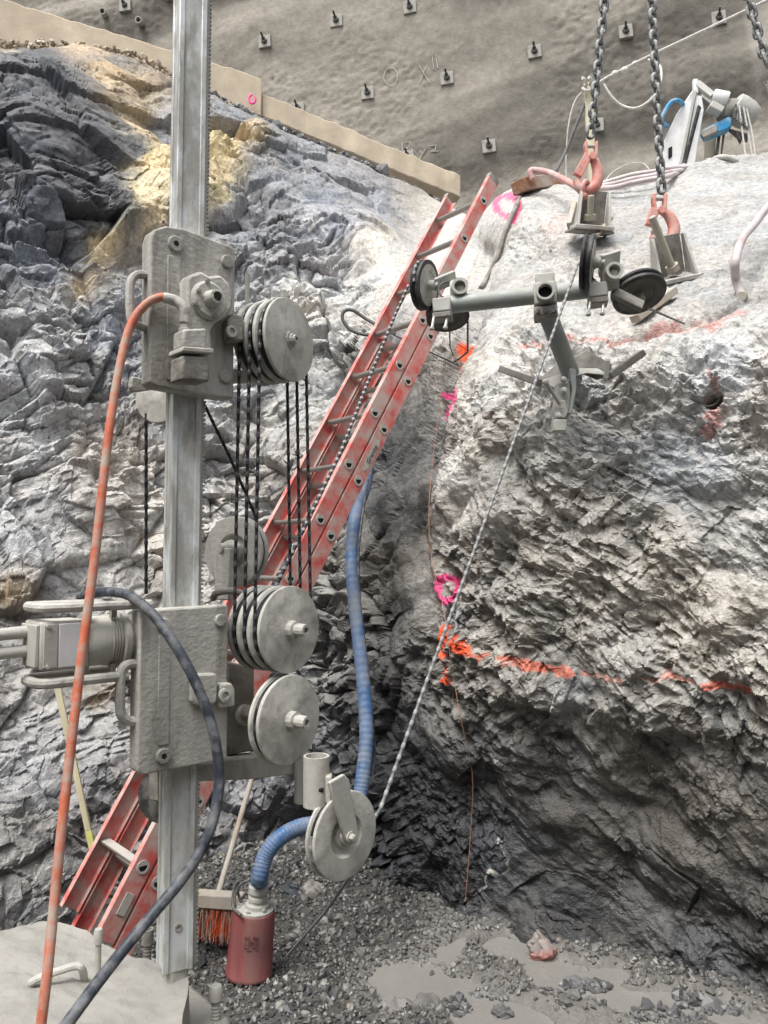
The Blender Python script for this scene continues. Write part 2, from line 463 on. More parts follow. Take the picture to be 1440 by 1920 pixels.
def np_mesh(name, verts, faces, material, cols=None, smooth=None, extra=None):
    me = bpy.data.meshes.new(name)
    verts = np.asarray(verts, np.float32); faces = np.asarray(faces, np.int32)
    nv, nf = len(verts), len(faces); k = faces.shape[1]
    me.vertices.add(nv); me.vertices.foreach_set('co', verts.ravel())
    me.loops.add(nf * k); me.loops.foreach_set('vertex_index', faces.ravel())
    me.polygons.add(nf)
    me.polygons.foreach_set('loop_start', np.arange(0, nf * k, k, dtype=np.int32))
    me.polygons.foreach_set('loop_total', np.full(nf, k, np.int32))
    me.update(calc_edges=True)
    if cols is not None:
        a = me.attributes.new('Col', 'FLOAT_COLOR', 'POINT')
        c4 = np.ones((nv, 4), np.float32); c4[:, :3] = cols
        a.data.foreach_set('color', c4.ravel())
    for nm, val in (extra or {}).items():
        a = me.attributes.new(nm, 'FLOAT', 'POINT')
        a.data.foreach_set('value', np.asarray(val, np.float32))
    me.polygons.foreach_set('use_smooth', np.full(nf, smooth is not None, bool))
    if smooth: me.set_sharp_from_angle(angle=R(smooth))
    me.materials.append(MATS[material] if isinstance(material, str) else material)
    o = bpy.data.objects.new(name, me)
    COL.objects.link(o)
    BASE[o.name] = Matrix.Identity(4)
    return o
def grid_faces(nr, nc):
    i = np.arange(nr * nc).reshape(nr, nc)
    return np.stack([i[:-1, :-1].ravel(), i[1:, :-1].ravel(), i[1:, 1:].ravel(), i[:-1, 1:].ravel()], -1)
def grid_normals(V):
    du = np.gradient(V, axis=1); dv = np.gradient(V, axis=0)
    n = np.cross(dv, du)
    return n / (np.linalg.norm(n, axis=-1, keepdims=True) + 1e-9)
# ================================================================== ROCK FACE
def rock_material():
    m = bpy.data.materials.new('rock'); m.use_nodes = True
    n = m.node_tree; n.nodes.clear()
    o = n.nodes.new('ShaderNodeOutputMaterial'); b = n.nodes.new('ShaderNodeBsdfPrincipled')
    lnk(n, b.outputs[0], o.inputs[0])
    at = n.nodes.new('ShaderNodeAttribute'); at.attribute_name = 'Col'
    tc = n.nodes.new('ShaderNodeTexCoord')
    nz = n.nodes.new('ShaderNodeTexNoise'); nz.inputs['Scale'].default_value = 38; nz.inputs['Detail'].default_value = 8; nz.inputs['Roughness'].default_value = 0.7
    lnk(n, tc.outputs['Object'], nz.inputs['Vector'])
    mr = n.nodes.new('ShaderNodeMapRange'); mr.inputs[1].default_value = 0.28; mr.inputs[2].default_value = 0.72
    mr.inputs[3].default_value = 0.5; mr.inputs[4].default_value = 1.5
    lnk(n, nz.outputs['Fac'], mr.inputs[0])
    mx = n.nodes.new('ShaderNodeMix'); mx.data_type = 'RGBA'; mx.blend_type = 'MULTIPLY'; mx.inputs[0].default_value = 1
    lnk(n, at.outputs['Color'], mx.inputs[6]); lnk(n, mr.outputs[0], mx.inputs[7])
    lnk(n, mx.outputs[2], b.inputs['Base Color'])
    ra = n.nodes.new('ShaderNodeAttribute'); ra.attribute_name = 'wet'
    rr = n.nodes.new('ShaderNodeMapRange'); rr.inputs[3].default_value = 0.8; rr.inputs[4].default_value = 0.48
    lnk(n, ra.outputs['Fac'], rr.inputs[0]); lnk(n, rr.outputs[0], b.inputs['Roughness'])
    b.inputs['Specular IOR Level'].default_value = 0.5
    # fine chipped relief: small voronoi + noise
    vo = n.nodes.new('ShaderNodeTexVoronoi'); vo.inputs['Scale'].default_value = 85
    mp = n.nodes.new('ShaderNodeMapping'); mp.inputs['Rotation'].default_value = (0.3, 0.6, 0.2); mp.inputs['Scale'].default_value = (0.5, 1, 1)
    lnk(n, tc.outputs['Object'], mp.inputs[0]); lnk(n, mp.outputs[0], vo.inputs['Vector'])
    nb = n.nodes.new('ShaderNodeTexNoise'); nb.inputs['Scale'].default_value = 120; nb.inputs['Detail'].default_value = 5
    lnk(n, tc.outputs['Object'], nb.inputs['Vector'])
    ad = n.nodes.new('ShaderNodeMath'); ad.operation = 'ADD'
    lnk(n, vo.outputs['Color'], ad.inputs[0]); lnk(n, nb.outputs['Fac'], ad.inputs[1])
    bp = n.nodes.new('ShaderNodeBump'); bp.inputs['Strength'].default_value = 0.8; bp.inputs['Distance'].default_value = 0.009
    lnk(n, ad.outputs[0], bp.inputs['Height']); lnk(n, bp.outputs[0], b.inputs['Normal'])
    MATS['rock'] = m
rock_material()

def interp(x, pts):
    xs, ys = zip(*pts)
    return np.interp(x, xs, ys)
SKYLINE = [(-500, -120), (-250, 40), (-60, 95), (0, 86), (60, 96), (160, 82), (250, 108), (330, 158), (400, 190), (480, 218), (600, 274), (700, 314), (780, 356),
           (840, 390), (880, 402), (905, 400), (930, 368), (985, 345), (1040, 346), (1120, 352), (1170, 342), (1230, 326), (1330, 303), (1440, 292), (1700, 270), (2000, 260)]
BOTTOM = [(-500, 2150), (-250, 1980), (0, 1880), (160, 1780), (300, 1722), (450, 1672), (600, 1648), (720, 1672), (880, 1712), (1000, 1772), (1200, 1806), (1330, 1838), (1440, 1895), (1700, 2080), (2000, 2300)]
# depth control points (photo pixel -> metres in front of the camera)
DEPTH = [(-400, 0, 4.6), (-400, 900, 3.4), (-400, 1500, 2.7),
         (-60, 95, 5.6), (0, 85, 5.7), (160, 70, 6.3), (330, 150, 6.6), (480, 205, 7.0), (700, 300, 7.4), (860, 395, 7.2),
         (40, 350, 5.0), (120, 300, 5.2), (230, 330, 5.7), (60, 600, 4.6), (180, 600, 4.95), (420, 420, 6.0), (560, 480, 5.9), (700, 430, 6.3), (620, 620, 5.6), (700, 560, 5.7),
         (40, 900, 4.25), (220, 900, 4.55), (440, 800, 5.2), (600, 830, 5.1), (40, 1180, 4.0), (250, 1180, 4.3), (450, 1150, 4.8), (620, 1100, 4.7),
         (40, 1500, 3.55), (220, 1500, 3.85), (450, 1450, 4.35), (600, 1400, 4.3), (620, 1560, 4.2), (780, 560, 5.0), (760, 760, 4.75),
         (740, 900, 4.45), (720, 1100, 4.25), (720, 1300, 4.1), (740, 1500, 3.95),
         (900, 410, 5.6), (935, 375, 5.4), (985, 350, 5.3), (1120, 356, 5.2), (1230, 332, 5.2), (1330, 308, 5.1), (1440, 297, 5.0), (1700, 275, 4.7),
         (930, 480, 4.75), (900, 560, 4.3), (890, 640, 3.95), (1000, 480, 4.4), (1100, 440, 4.35), (1100, 520, 3.95), (1250, 440, 4.1), (1250, 530, 3.6), (1400, 420, 3.95), (1400, 520, 3.4),
         (960, 600, 3.75), (1050, 600, 3.55), (1150, 620, 3.35), (1300, 620, 3.1), (1440, 600, 2.95), (1700, 560, 2.6),
         (850, 760, 3.8), (900, 720, 3.55), (1000, 720, 3.32), (1150, 740, 3.15), (1300, 740, 2.98), (1440, 720, 2.8), (1700, 720, 2.45),
         (840, 900, 3.75), (940, 900, 3.35), (1100, 900, 3.12), (1300, 900, 2.92), (1440, 900, 2.74),
         (840, 1060, 3.66), (800, 1060, 3.78), (768, 1060, 4.05), (800, 900, 3.85), (806, 1150, 3.74), (960, 1060, 3.38), (1150, 1060, 3.12), (1350, 1060, 2.86), (1700, 1060, 2.4),
         (860, 1190, 3.62), (960, 1200, 3.38), (1150, 1220, 3.12), (1350, 1250, 2.86),
         (860, 1290, 3.67), (960, 1310, 3.46), (1150, 1340, 3.20), (1350, 1370, 2.91),
         (850, 1480, 3.74), (1000, 1480, 3.54), (1200, 1500, 3.30), (1400, 1520, 2.97), (1700, 1500, 2.5),
         (880, 1620, 3.75), (1050, 1640, 3.55), (1250, 1660, 3.3), (1420, 1700, 3.0)]
for bx in (-400, -250, 0, 160, 300, 450, 600, 720, 880, 1000, 1200, 1330, 1440, 1700):
    by = float(interp(bx, BOTTOM))
    DEPTH.append((bx, by, PZ(bx, by, -0.03).y))

cols_px = np.concatenate([np.linspace(-480, -12, 40), np.arange(-8, 1449, 2.15), np.linspace(1454, 1950, 40)])
NROW, NBACK = 740, 14
tt = np.linspace(0, 1, NROW)
ytop = interp(cols_px, SKYLINE); ybot = interp(cols_px, BOTTOM)
# uneven skyline
ytop = ytop + 9 * fbm(np.stack([cols_px / 55, 0 * cols_px, 0 * cols_px], -1), 5, 4) * sstep(1000, 900, cols_px) + 4 * fbm(np.stack([cols_px / 70, 0 * cols_px + 3, 0 * cols_px], -1), 6, 3)
PX = np.repeat(cols_px[None], NROW, 0)
PY = ybot[None] + (ytop - ybot)[None] * tt[:, None]
D = tps(DEPTH)(PX, PY)
D = np.clip(D, 2.0, 8.2)
rv = rays_np(PX, PY)
V = rv * (D / rv[..., 1])[..., None]
V[..., 2] += CAMZ
# rows that run back from the skyline over the top, and below the ground
bk = (np.linspace(0.05, 1, NBACK) ** 1.5)[:, None]
topv = V[-1]
back = np.zeros((NBACK, len(cols_px), 3))
back[..., 0] = topv[None, :, 0] * (1 + 0.12 * bk)
back[..., 1] = topv[None, :, 1] + 3.0 * bk
back[..., 2] = topv[None, :, 2] - 0.10 * bk
below = V[0].copy()[None]; below[..., 2] -= 0.35; below[..., 1] += 0.05
V = np.concatenate([below, V, back], 0)
PX = np.concatenate([PX[:1], PX, np.repeat(PX[-1:], NBACK, 0)], 0)
PY = np.concatenate([PY[:1] + 60, PY, PY[-1:] - 60 * bk], 0)
NR, NC = V.shape[:2]
N = grid_normals(V)
N = np.where((N[..., 1] > 0.2)[..., None], -N, N)
p = V.reshape(-1, 3); x = PX.ravel(); y = PY.ravel(); nrm = N.reshape(-1, 3)
# zone weights
left_w = sstep(830, 700, x + 0.0 * y) * 1.0
right_top = sstep(860, 930, x) * sstep(660, 560, y)
right_low = sstep(760, 860, x) * (1 - sstep(660, 560, y))
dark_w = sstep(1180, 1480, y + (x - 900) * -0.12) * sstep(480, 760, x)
ROT1 = np.array(Matrix.Rotation(R(35), 3, 'Y') @ Matrix.Rotation(R(20), 3, 'Z'))
ROT2 = np.array(Matrix.Rotation(R(-38), 3, 'Y') @ Matrix.Rotation(R(-15), 3, 'X'))
warp = np.stack([fbm(p * 1.6, 41, 3, 0.4), fbm(p * 1.6, 42, 3, 0.4), fbm(p * 1.6, 43, 3, 0.4)], -1) * 0.16
def part_facet(sel, q, seed, tilt, kk=0.45, sign=1, jit=0.5):
    """facet() evaluated only where it is used"""
    k = np.nonzero(sel)[0]
    r = [np.zeros(len(q), np.float32) for _ in range(3)]
    for a_, b_ in zip(r, planes(q[k], seed, tilt, kk, sign, jit)): a_[k] = b_
    return r
LSEL = x < 900; RSEL = x > 640
q1 = (p + warp) @ ROT1.T
q2 = (p + warp * 0.6) @ ROT2.T
ALL = x > -1e9
def blur(a, times=2):
    a = a.reshape(NR, NC)
    for _ in range(times):
        b = np.pad(a, 1, mode='edge')
        a = (b[:-2, 1:-1] + b[2:, 1:-1] + b[1:-1, :-2] + b[1:-1, 2:] + 2 * a) / 6
    return a.ravel()
f1, e1, c1 = part_facet(LSEL, q1 * np.array([1.25, 1.6, 2.1]), 100, 1.5, .45, 1, .8)     # big broken blocks
def part_step(sel, q, seed, tilt):
    k = np.nonzero(sel)[0]; r = np.zeros(len(q), np.float32); e = np.ones(len(q), np.float32)
    a_ = facet(q[k], seed, tilt); r[k] = a_[0]; e[k] = a_[1]
    EDGE[seed] = e
    return r
EDGE = {}
s1 = part_step(LSEL, q1 * np.array([1.3, 1.8, 2.3]), 101, 0.9)          # stepped joints: blocks, slabs, chips
s2 = part_step(ALL, q1 * np.array([3.8, 5.0, 7.2]), 121, 1.1)
s3 = part_step(LSEL, q1 * np.array([11.0, 14.0, 20.0]), 141, 1.3)
s1 = blur(s1, 1)
comb = 1 - 0.95 * np.exp(-((x - 785) / 45) ** 2) * sstep(560, 680, y) * sstep(1250, 1100, y)
s1 *= comb; s2 *= comb; s3 *= comb
t3 = part_step(RSEL, q2 * np.array([11.0, 18.0, 20.0]), 181, 1.4) * comb
t4 = part_step(RSEL, q2 * np.array([26.0, 40.0, 46.0]), 191, 1.5)
f2, e2, c2 = part_facet(ALL, q1 * np.array([4.0, 5.0, 6.5]), 120, 1.7, .4, -1, .8)        # slabs
f3, e3, c3 = part_facet(LSEL, q1 * np.array([11.0, 14.0, 19.0]), 140, 1.9, .4, -1, .8)    # chips
g2, ge2, gc2 = part_facet(RSEL, q2 * np.array([4.0, 6.0, 7.0]), 160, 1.5, .5, 1, .7)      # lumps of the right block
g3, ge3, gc3 = part_facet(RSEL, q2 * np.array([12.0, 19.0, 22.0]), 180, 1.8, .4, -1, .8)  # chipped pits
g4, ge4, gc4 = part_facet(RSEL, q2 * np.array([28.0, 44.0, 50.0]), 190, 1.8, .4, -1, .8)
lowf = fbm(p * 1.1, 7, 3)
mid = fbm(p * 4.0, 8, 3)
fine = fbm(p * 26.0, 9, 3)
ridge = 1 - np.abs(fbm(q2 * np.array([3, 9, 12.0]), 10, 3)) * 2
upper_left = sstep(640, 420, y)                                   # larger, smoother slabs high on the left
rough_w = sstep(-0.25, 0.35, fbm(p * 1.7 + 20, 15, 2))
lowl = sstep(1050, 1300, y)
hl = (0.22 + 0.10 * upper_left) * f1 + (0.085 + 0.05 * upper_left) * s1 + 0.065 * f2 * (0.55 + 0.6 * rough_w) + 0.042 * s2 * (0.4 + 0.8 * rough_w) \
    + 0.028 * f3 * (0.4 + 0.8 * rough_w + 0.5 * lowl) + 0.014 * s3 * (0.45 + 0.8 * rough_w + 0.5 * lowl) + 0.006 * fine + 0.03 * mid
# open joints between blocks and slabs
hl = hl - comb * (0.060 * np.exp(-(EDGE[101] / 0.05) ** 2) * (0.3 + 0.7 * rough_w) + 0.022 * np.exp(-(EDGE[121] / 0.09) ** 2) * (0.2 + 0.9 * rough_w))
soft_r = np.exp(-(((x - 980) / 170) ** 2 + ((y - 860) / 170) ** 2))
patch = sstep(-0.30, 0.40, fbm(p * 2.6 + 40, 16, 3))                # some of the face is plastered smooth with mud
chipw = (0.18 + 0.95 * patch) * (1 - .35 * soft_r)
hr_low = 0.085 * g2 + (0.044 * g3 + 0.014 * t3) * chipw + (0.020 * g4 + 0.0065 * t4) * (0.35 + 0.65 * patch) + 0.008 * fine + 0.075 * mid + 0.02 * ridge
hr_top = 0.045 * mid + 0.030 * g3 + 0.020 * g4 + 0.0055 * t4 + 0.010 * fine + 0.035 * g2
wl = left_w; wt = right_top * (1 - wl); wr = np.clip(1 - wl - wt, 0, 1)
smoothed = 1 - 0.25 * dark_w
h = wl * hl + wt * hr_top + wr * hr_low * smoothed + 0.08 * lowf
# slab fields on the right block (blocky blue-grey plates near 1300,880) and loose slabs left of the crevice
plate_w = np.exp(-(((x - 1290) / 130) ** 2 + ((y - 900) / 170) ** 2)) + 0.7 * np.exp(-(((x - 1080) / 60) ** 2 + ((y - 1330) / 50) ** 2)) + 0.8 * np.exp(-(((x - 1060) / 60) ** 2 + ((y - 760) / 50) ** 2))
h = h + np.clip(plate_w, 0, 1) * (0.12 * f2 + 0.035 * s2)
crev_w = np.exp(-((x - 760) / 55) ** 2) * sstep(640, 720, y) * sstep(1420, 1200, y)
h = h + crev_w * (0.05 * f2 + 0.05 * f1)
vd = p - np.array([0, 0, CAMZ]); vd /= np.linalg.norm(vd, axis=1, keepdims=True)
ndv = np.abs((vd * nrm).sum(1))
h = h * np.clip((ndv - .12) * 2.0, 0.06, 1)
sky_fade = 0.3 + 0.7 * sstep(0, 75, y - np.interp(x, *zip(*SKYLINE)))
h = h * np.where(x < 900, sky_fade, 1)
# the sawn groove, cracks and the ledge under the orange line
groove = seg_dist(x, y, [(905, 470), (893, 560), (880, 640), (845, 690), (822, 760), (802, 860), (786, 1000), (790, 1110), (815, 1180), (835, 1260)])
h = h - 0.13 * np.exp(-(groove / 15) ** 2) * (0.6 + 0.4 * mid)
crack = np.minimum(seg_dist(x, y, [(975, 385), (950, 420), (925, 490), (895, 545)]), seg_dist(x, y, [(1440, 545), (1390, 560), (1340, 590), (1280, 605), (1150, 640)]))
h = h - 0.045 * np.exp(-(crack / 5) ** 2)
ledge = seg_dist(x, y, [(1440, 640), (1380, 700), (1330, 760)])
under = y - interp(x, [(700, 1150), (870, 1225), (960, 1275), (1100, 1300), (1250, 1350), (1440, 1400), (1700, 1480)])
h = h + 0.04 * sstep(-70, -5, under) * sstep(55, 5, under) * sstep(800, 900, x)
under2 = y - interp(x, [(900, 1480), (1100, 1530), (1250, 1590), (1440, 1700)])
h = h + 0.03 * sstep(-60, -5, under2) * sstep(40, 0, under2) * sstep(950, 1060, x)
# drilled hole at the right
hole_r = np.hypot((x - 1328) * 0.9 + (y - 740) * 0.2, (y - 740) * 1.25)
h = h - 0.45 * sstep(19, 15, hole_r)
# keep the foot of the rock down in the ground, fade on the back rows
h = np.where(np.arange(len(h)) < NC, 0, h)
p2 = p + nrm * h[:, None]
V2 = p2.reshape(NR, NC, 3)
N2 = grid_normals(V2); N2 = np.where((N[..., :] * N2).sum(-1, keepdims=True) < 0, -N2, N2)
nz = N2[..., 2].ravel()
# smoothed "lies open upwards": dust settles there
# ---- rock colours (the stone's own: slate, dust, iron staining, quartz; crevice shade painted in)
PAL = [(60, 150, (.06, .064, .073), 90), (40, 300, (.05, .053, .062), 120), (160, 300, (.048, .05, .057), 80), (150, 420, (.048, .052, .06), 80), (60, 480, (.13, .14, .16), 80),
       (160, 75, (.36, .28, .19), 50), (30, 75, (.40, .34, .26), 40), (225, 160, (.33, .25, .15), 38), (215, 110, (.16, .14, .12), 30), (250, 255, (.42, .33, .2), 40), (285, 330, (.5, .4, .23), 45), (262, 410, (.5, .41, .25), 45), (180, 505, (.46, .37, .22), 32), (140, 560, (.38, .31, .21), 25),
       (415, 300, (.52, .42, .24), 42), (410, 380, (.48, .39, .22), 30), (480, 285, (.34, .27, .17), 26), (325, 250, (.2, .2, .21), 30), (440, 220, (.165, .17, .18), 50),
       (560, 330, (.165, .17, .18), 70), (520, 430, (.15, .155, .168), 80), (600, 440, (.19, .20, .22), 60), (690, 340, (.2, .2, .21), 60), (800, 380, (.26, .23, .19), 45), (730, 400, (.2, .21, .23), 40),
       (720, 480, (.52, .5, .45), 28), (640, 520, (.34, .34, .35), 40), (575, 590, (.56, .54, .5), 32), (530, 520, (.165, .17, .18), 50), (700, 600, (.36, .35, .33), 60), (620, 740, (.30, .30, .29), 70),
       (90, 640, (.30, .31, .32), 100), (220, 640, (.22, .23, .25), 60), (60, 830, (.34, .345, .35), 100), (180, 860, (.42, .40, .37), 80), (240, 1000, (.42, .40, .37), 80), (60, 1000, (.40, .40, .40), 60), (430, 780, (.34, .34, .34), 80), (560, 900, (.26, .25, .24), 60),
       (30, 1120, (.22, .17, .11), 30), (60, 1250, (.24, .235, .225), 70), (170, 1290, (.2, .15, .09), 26), (90, 1400, (.24, .24, .245), 80), (160, 1500, (.16, .16, .165), 70), (60, 1600, (.15, .15, .15), 90), (220, 1650, (.1, .1, .1), 60),
       (480, 1500, (.13, .13, .14), 70), (520, 1600, (.10, .10, .105), 50), (620, 1250, (.06, .06, .062), 70), (600, 1400, (.075, .078, .085), 60), (650, 1500, (.06, .062, .068), 60), (420, 1560, (.085, .09, .095), 40),
       (750, 850, (.045, .045, .047), 50), (755, 790, (.03, .03, .03), 55), (790, 850, (.035, .035, .035), 30), (740, 730, (.06, .058, .055), 35), (740, 930, (.045, .045, .045), 40), (775, 960, (.05, .048, .045), 38), (760, 700, (.12, .11, .10), 30), (700, 1060, (.07, .068, .064), 40), (730, 1000, (.11, .105, .095), 35), (730, 1120, (.08, .077, .07), 40), (690, 1180, (.075, .075, .075), 50), (790, 690, (.20, .18, .155), 22), (790, 1250, (.10, .098, .092), 50), (760, 1300, (.05, .05, .055), 50),  # crevice beside the right block: its recess shade painted in near-black
       (950, 470, (.42, .41, .38), 50), (1080, 480, (.42, .41, .39), 80), (1200, 400, (.44, .43, .41), 80), (1350, 400, (.46, .455, .44), 100), (1000, 560, (.40, .39, .37), 60), (1180, 600, (.40, .39, .37), 80), (1380, 560, (.42, .415, .40), 80), (930, 400, (.46, .44, .42), 30),
       (880, 690, (.22, .19, .15), 26), (870, 770, (.46, .44, .40), 35), (960, 780, (.42, .40, .37), 60), (900, 900, (.44, .42, .38), 70), (1060, 880, (.40, .385, .355), 80), (870, 1050, (.22, .205, .18), 50), (980, 1050, (.27, .255, .225), 70), (1100, 760, (.34, .34, .33), 50),
       (1200, 780, (.42, .42, .41), 60), (1290, 880, (.30, .315, .33), 60), (1370, 1000, (.30, .295, .28), 70), (1350, 680, (.50, .50, .50), 50), (1420, 820, (.34, .33, .31), 60), (1150, 1060, (.30, .285, .255), 90), (1310, 1200, (.29, .275, .245), 90), (950, 1180, (.22, .21, .185), 60),
       (870, 1150, (.12, .12, .12), 30), (1080, 1310, (.30, .31, .31), 30), (1000, 1270, (.19, .185, .17), 50), (1320, 1350, (.24, .23, .21), 70), (1150, 1380, (.17, .165, .155), 60), (900, 1330, (.11, .108, .10), 60),
       (880, 1450, (.068, .068, .07), 60), (760, 1450, (.045, .046, .052), 60), (1000, 1430, (.105, .10, .095), 60), (1200, 1480, (.18, .17, .155), 80), (1400, 1500, (.21, .2, .18), 70), (800, 1600, (.045, .048, .056), 60), (920, 1580, (.055, .058, .068), 50), (1030, 1600, (.085, .085, .085), 60), (1200, 1640, (.13, .128, .12), 70), (1390, 1680, (.095, .095, .092), 60), (1060, 1720, (.08, .082, .086), 50), (1300, 1780, (.13, .13, .13), 60), (760, 1670, (.075, .075, .078), 40), (560, 1640, (.12, .12, .12), 30)]
wx = x + 26 * fbm(p * 3.0, 61, 4) + 16 * (c2 - 0.5) * 2 + 10 * (c3 - .5)
wy = y + 26 * fbm(p * 3.0, 62, 4) + 16 * (h3((c2 * 9999).astype(np.int64), (c2 * 0).astype(np.int64), (c2 * 0).astype(np.int64), 5) - 0.5) * 2
acc = np.zeros((len(x), 3), np.float32); ws = np.zeros(len(x), np.float32)
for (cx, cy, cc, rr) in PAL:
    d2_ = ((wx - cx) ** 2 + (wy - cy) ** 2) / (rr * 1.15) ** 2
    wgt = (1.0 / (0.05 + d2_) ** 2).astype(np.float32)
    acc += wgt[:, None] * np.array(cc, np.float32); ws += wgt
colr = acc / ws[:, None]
# individual stones differ a little; slabs bluish / brownish
idv = np.where(x < 800, c2, gc2); idv2 = np.where(x < 800, c3, gc3)
colr = colr * (0.52 + 0.62 * idv + 0.36 * idv2)[:, None]
tint = (h3((idv * 99991).astype(np.int64), (idv * 0).astype(np.int64), (idv * 0).astype(np.int64), 9) - 0.5)[:, None] * np.array([0.08, 0.0, -0.08])
colr = colr * (1 + tint)
# dust lies on what faces up, less on the wet dark foot of the wall
colr = colr * (1 - 0.48 * dark_w)[:, None]  # wet dark rock, plus the shade of its recessed foot painted in
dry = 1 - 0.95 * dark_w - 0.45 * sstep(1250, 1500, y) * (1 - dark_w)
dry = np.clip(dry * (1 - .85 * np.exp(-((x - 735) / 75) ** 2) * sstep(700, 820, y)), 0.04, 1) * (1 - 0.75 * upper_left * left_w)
dust = sstep(0.05, 0.75, nz + 0.25 * fine) * dry * (0.55 - 0.35 * right_top + 0.2 * soft_r)
colr = colr * (1 - dust[:, None]) + dust[:, None] * np.array([.44, .43, .405])
# quartz veins
vein = np.abs(fbm(q2 * np.array([1.2, 6.0, 6.0]) + 5, 77, 4))
veinm = sstep(0.022, 0.006, vein) * np.clip(np.exp(-(((x - 640) / 110) ** 2 + ((y - 540) / 110) ** 2)) * 1.3 + np.exp(-(((x - 925) / 40) ** 2 + ((y - 1560) / 170) ** 2)) * 0.9 + np.exp(-(((x - 460) / 160) ** 2 + ((y - 400) / 90) ** 2)) * 0.5, 0, 1)
colr = colr * (1 - veinm[:, None]) + veinm[:, None] * np.array([.58, .56, .52])
# spray paint marks
NZA = fbm(p * 45, 300, 2) + fbm(p * 12, 301, 3)
def paint(d, width, colour, strength, seed, rough=0.5):
    global colr
    nn = NZA * rough
    m = np.clip(sstep(width, width * 0.55, d + nn * width * 1.2), 0, 1) * strength
    colr = colr * (1 - m[:, None]) + m[:, None] * np.array(colour)
PINK = (.85, .06, .26); ORG = (.80, .10, .025); REDD = (.66, .20, .15)
paint(np.abs(np.hypot((x - 828) / 1.0, (y - 1104) * 0.72) - 17), 6, PINK, 0.9, 300, 0.35)
paint(seg_dist(x, y, [(826, 735), (852, 740), (845, 752), (826, 768), (822, 775)]), 11, PINK, 0.9, 302, 0.7)
paint(np.abs(np.hypot((x - 950), (y - 385) * 1.1) - 20), 8, PINK, 0.75, 304, 0.7)
paint(seg_dist(x, y, [(868, 650), (862, 662), (860, 690)]), 12, ORG, 0.95, 306, 0.6)
paint(seg_dist(x, y, [(890, 632), (868, 650)]), 8, ORG, 0.5, 307, 0.7)
paint(seg_dist(x, y, [(842, 1180), (846, 1215), (850, 1275)]), 9, ORG, 0.9, 308, 0.7)
paint(seg_dist(x, y, [(866, 1200), (888, 1215)]), 15, ORG, 0.97, 310, 0.4)
paint(seg_dist(x, y, [(895, 1222), (980, 1234), (1040, 1252), (1075, 1262)]), 6.5, (.70, .15, .08), 0.72, 312, 1.0)
paint(seg_dist(x, y, [(1090, 1262), (1250, 1275)]), 6, (.62, .20, .13), 0.5, 314, 1.1)
paint(seg_dist(x, y, [(1320, 1288), (1365, 1292), (1405, 1300)]), 10, (.68, .17, .11), 0.8, 316, 0.7)
paint(seg_dist(x, y, [(1240, 1268), (1320, 1285)]), 7, (.64, .2, .14), 0.5, 318, 0.9)
paint(seg_dist(x, y, [(975, 648), (1060, 640), (1150, 640), (1250, 612), (1330, 596), (1385, 585)]), 6.5, REDD, 0.42, 320, 0.9)
paint(seg_dist(x, y, [(1340, 600), (1385, 578)]), 13, (.66, .25, .21), 0.5, 322, 0.8)
paint(seg_dist(x, y, [(1322, 690), (1335, 712)]), 10, (.66, .24, .2), 0.45, 324, 0.9)
paint(seg_dist(x, y, [(1315, 770), (1335, 760), (1310, 790)]), 12, (.62, .2, .16), 0.5, 326, 0.9)
paint(seg_dist(x, y, [(1105, 405), (1030, 425)]), 14, (.65, .38, .34), 0.3, 328, 0.9)
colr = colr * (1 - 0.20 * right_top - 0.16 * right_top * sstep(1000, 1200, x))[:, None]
colr = np.clip(colr, 0.01, 0.85)
wet = np.clip(0.8 * dark_w + 0.15 * upper_left * left_w, 0, 1)
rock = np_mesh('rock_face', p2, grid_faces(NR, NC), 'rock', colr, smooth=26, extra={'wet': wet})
struct(rock)
ROCK_P = p2; ROCK_X = x; ROCK_Y = y
def on_rock(px, py, lift=0.0):
    """point of the rock surface seen at this photo pixel"""
    # search grid rows in the column nearest px for the row nearest py, after displacement
    c = int(np.argmin(np.abs(cols_px - px)))
    lo, hi = max(0, c - 12), min(NC, c + 13)
    Q = V2[1:NROW, lo:hi].reshape(-1, 3) - np.array([0, 0, CAMZ])
    zc = Q[:, 1] * CP + Q[:, 2] * SP
    yc = -Q[:, 1] * SP + Q[:, 2] * CP
    sx = 720 + F * Q[:, 0] / zc; sy = 960 - F * yc / zc
    dd = (sx - px) ** 2 + (sy - py) ** 2
    near = np.argsort(dd)[:6]
    k = near[np.argmin(Q[near, 1])]
    v = Vector(Q[k]); v = v * ((v.length - lift) / v.length)
    return v + Vector((0, 0, CAMZ))
# ================================================================== GROUND
g = MB().add([(-60, -60, -0.16), (60, -60, -0.16), (60, 60, -0.16), (-60, 60, -0.16)], [(0, 1, 2, 3)])
mat('ground_dirt', (0.085, 0.082, 0.076), 0.85, var=0.3, scale=9, bump=0.5, bscale=60, bdist=0.01)
struct(g.build('ground', 'ground_dirt', smooth=0))

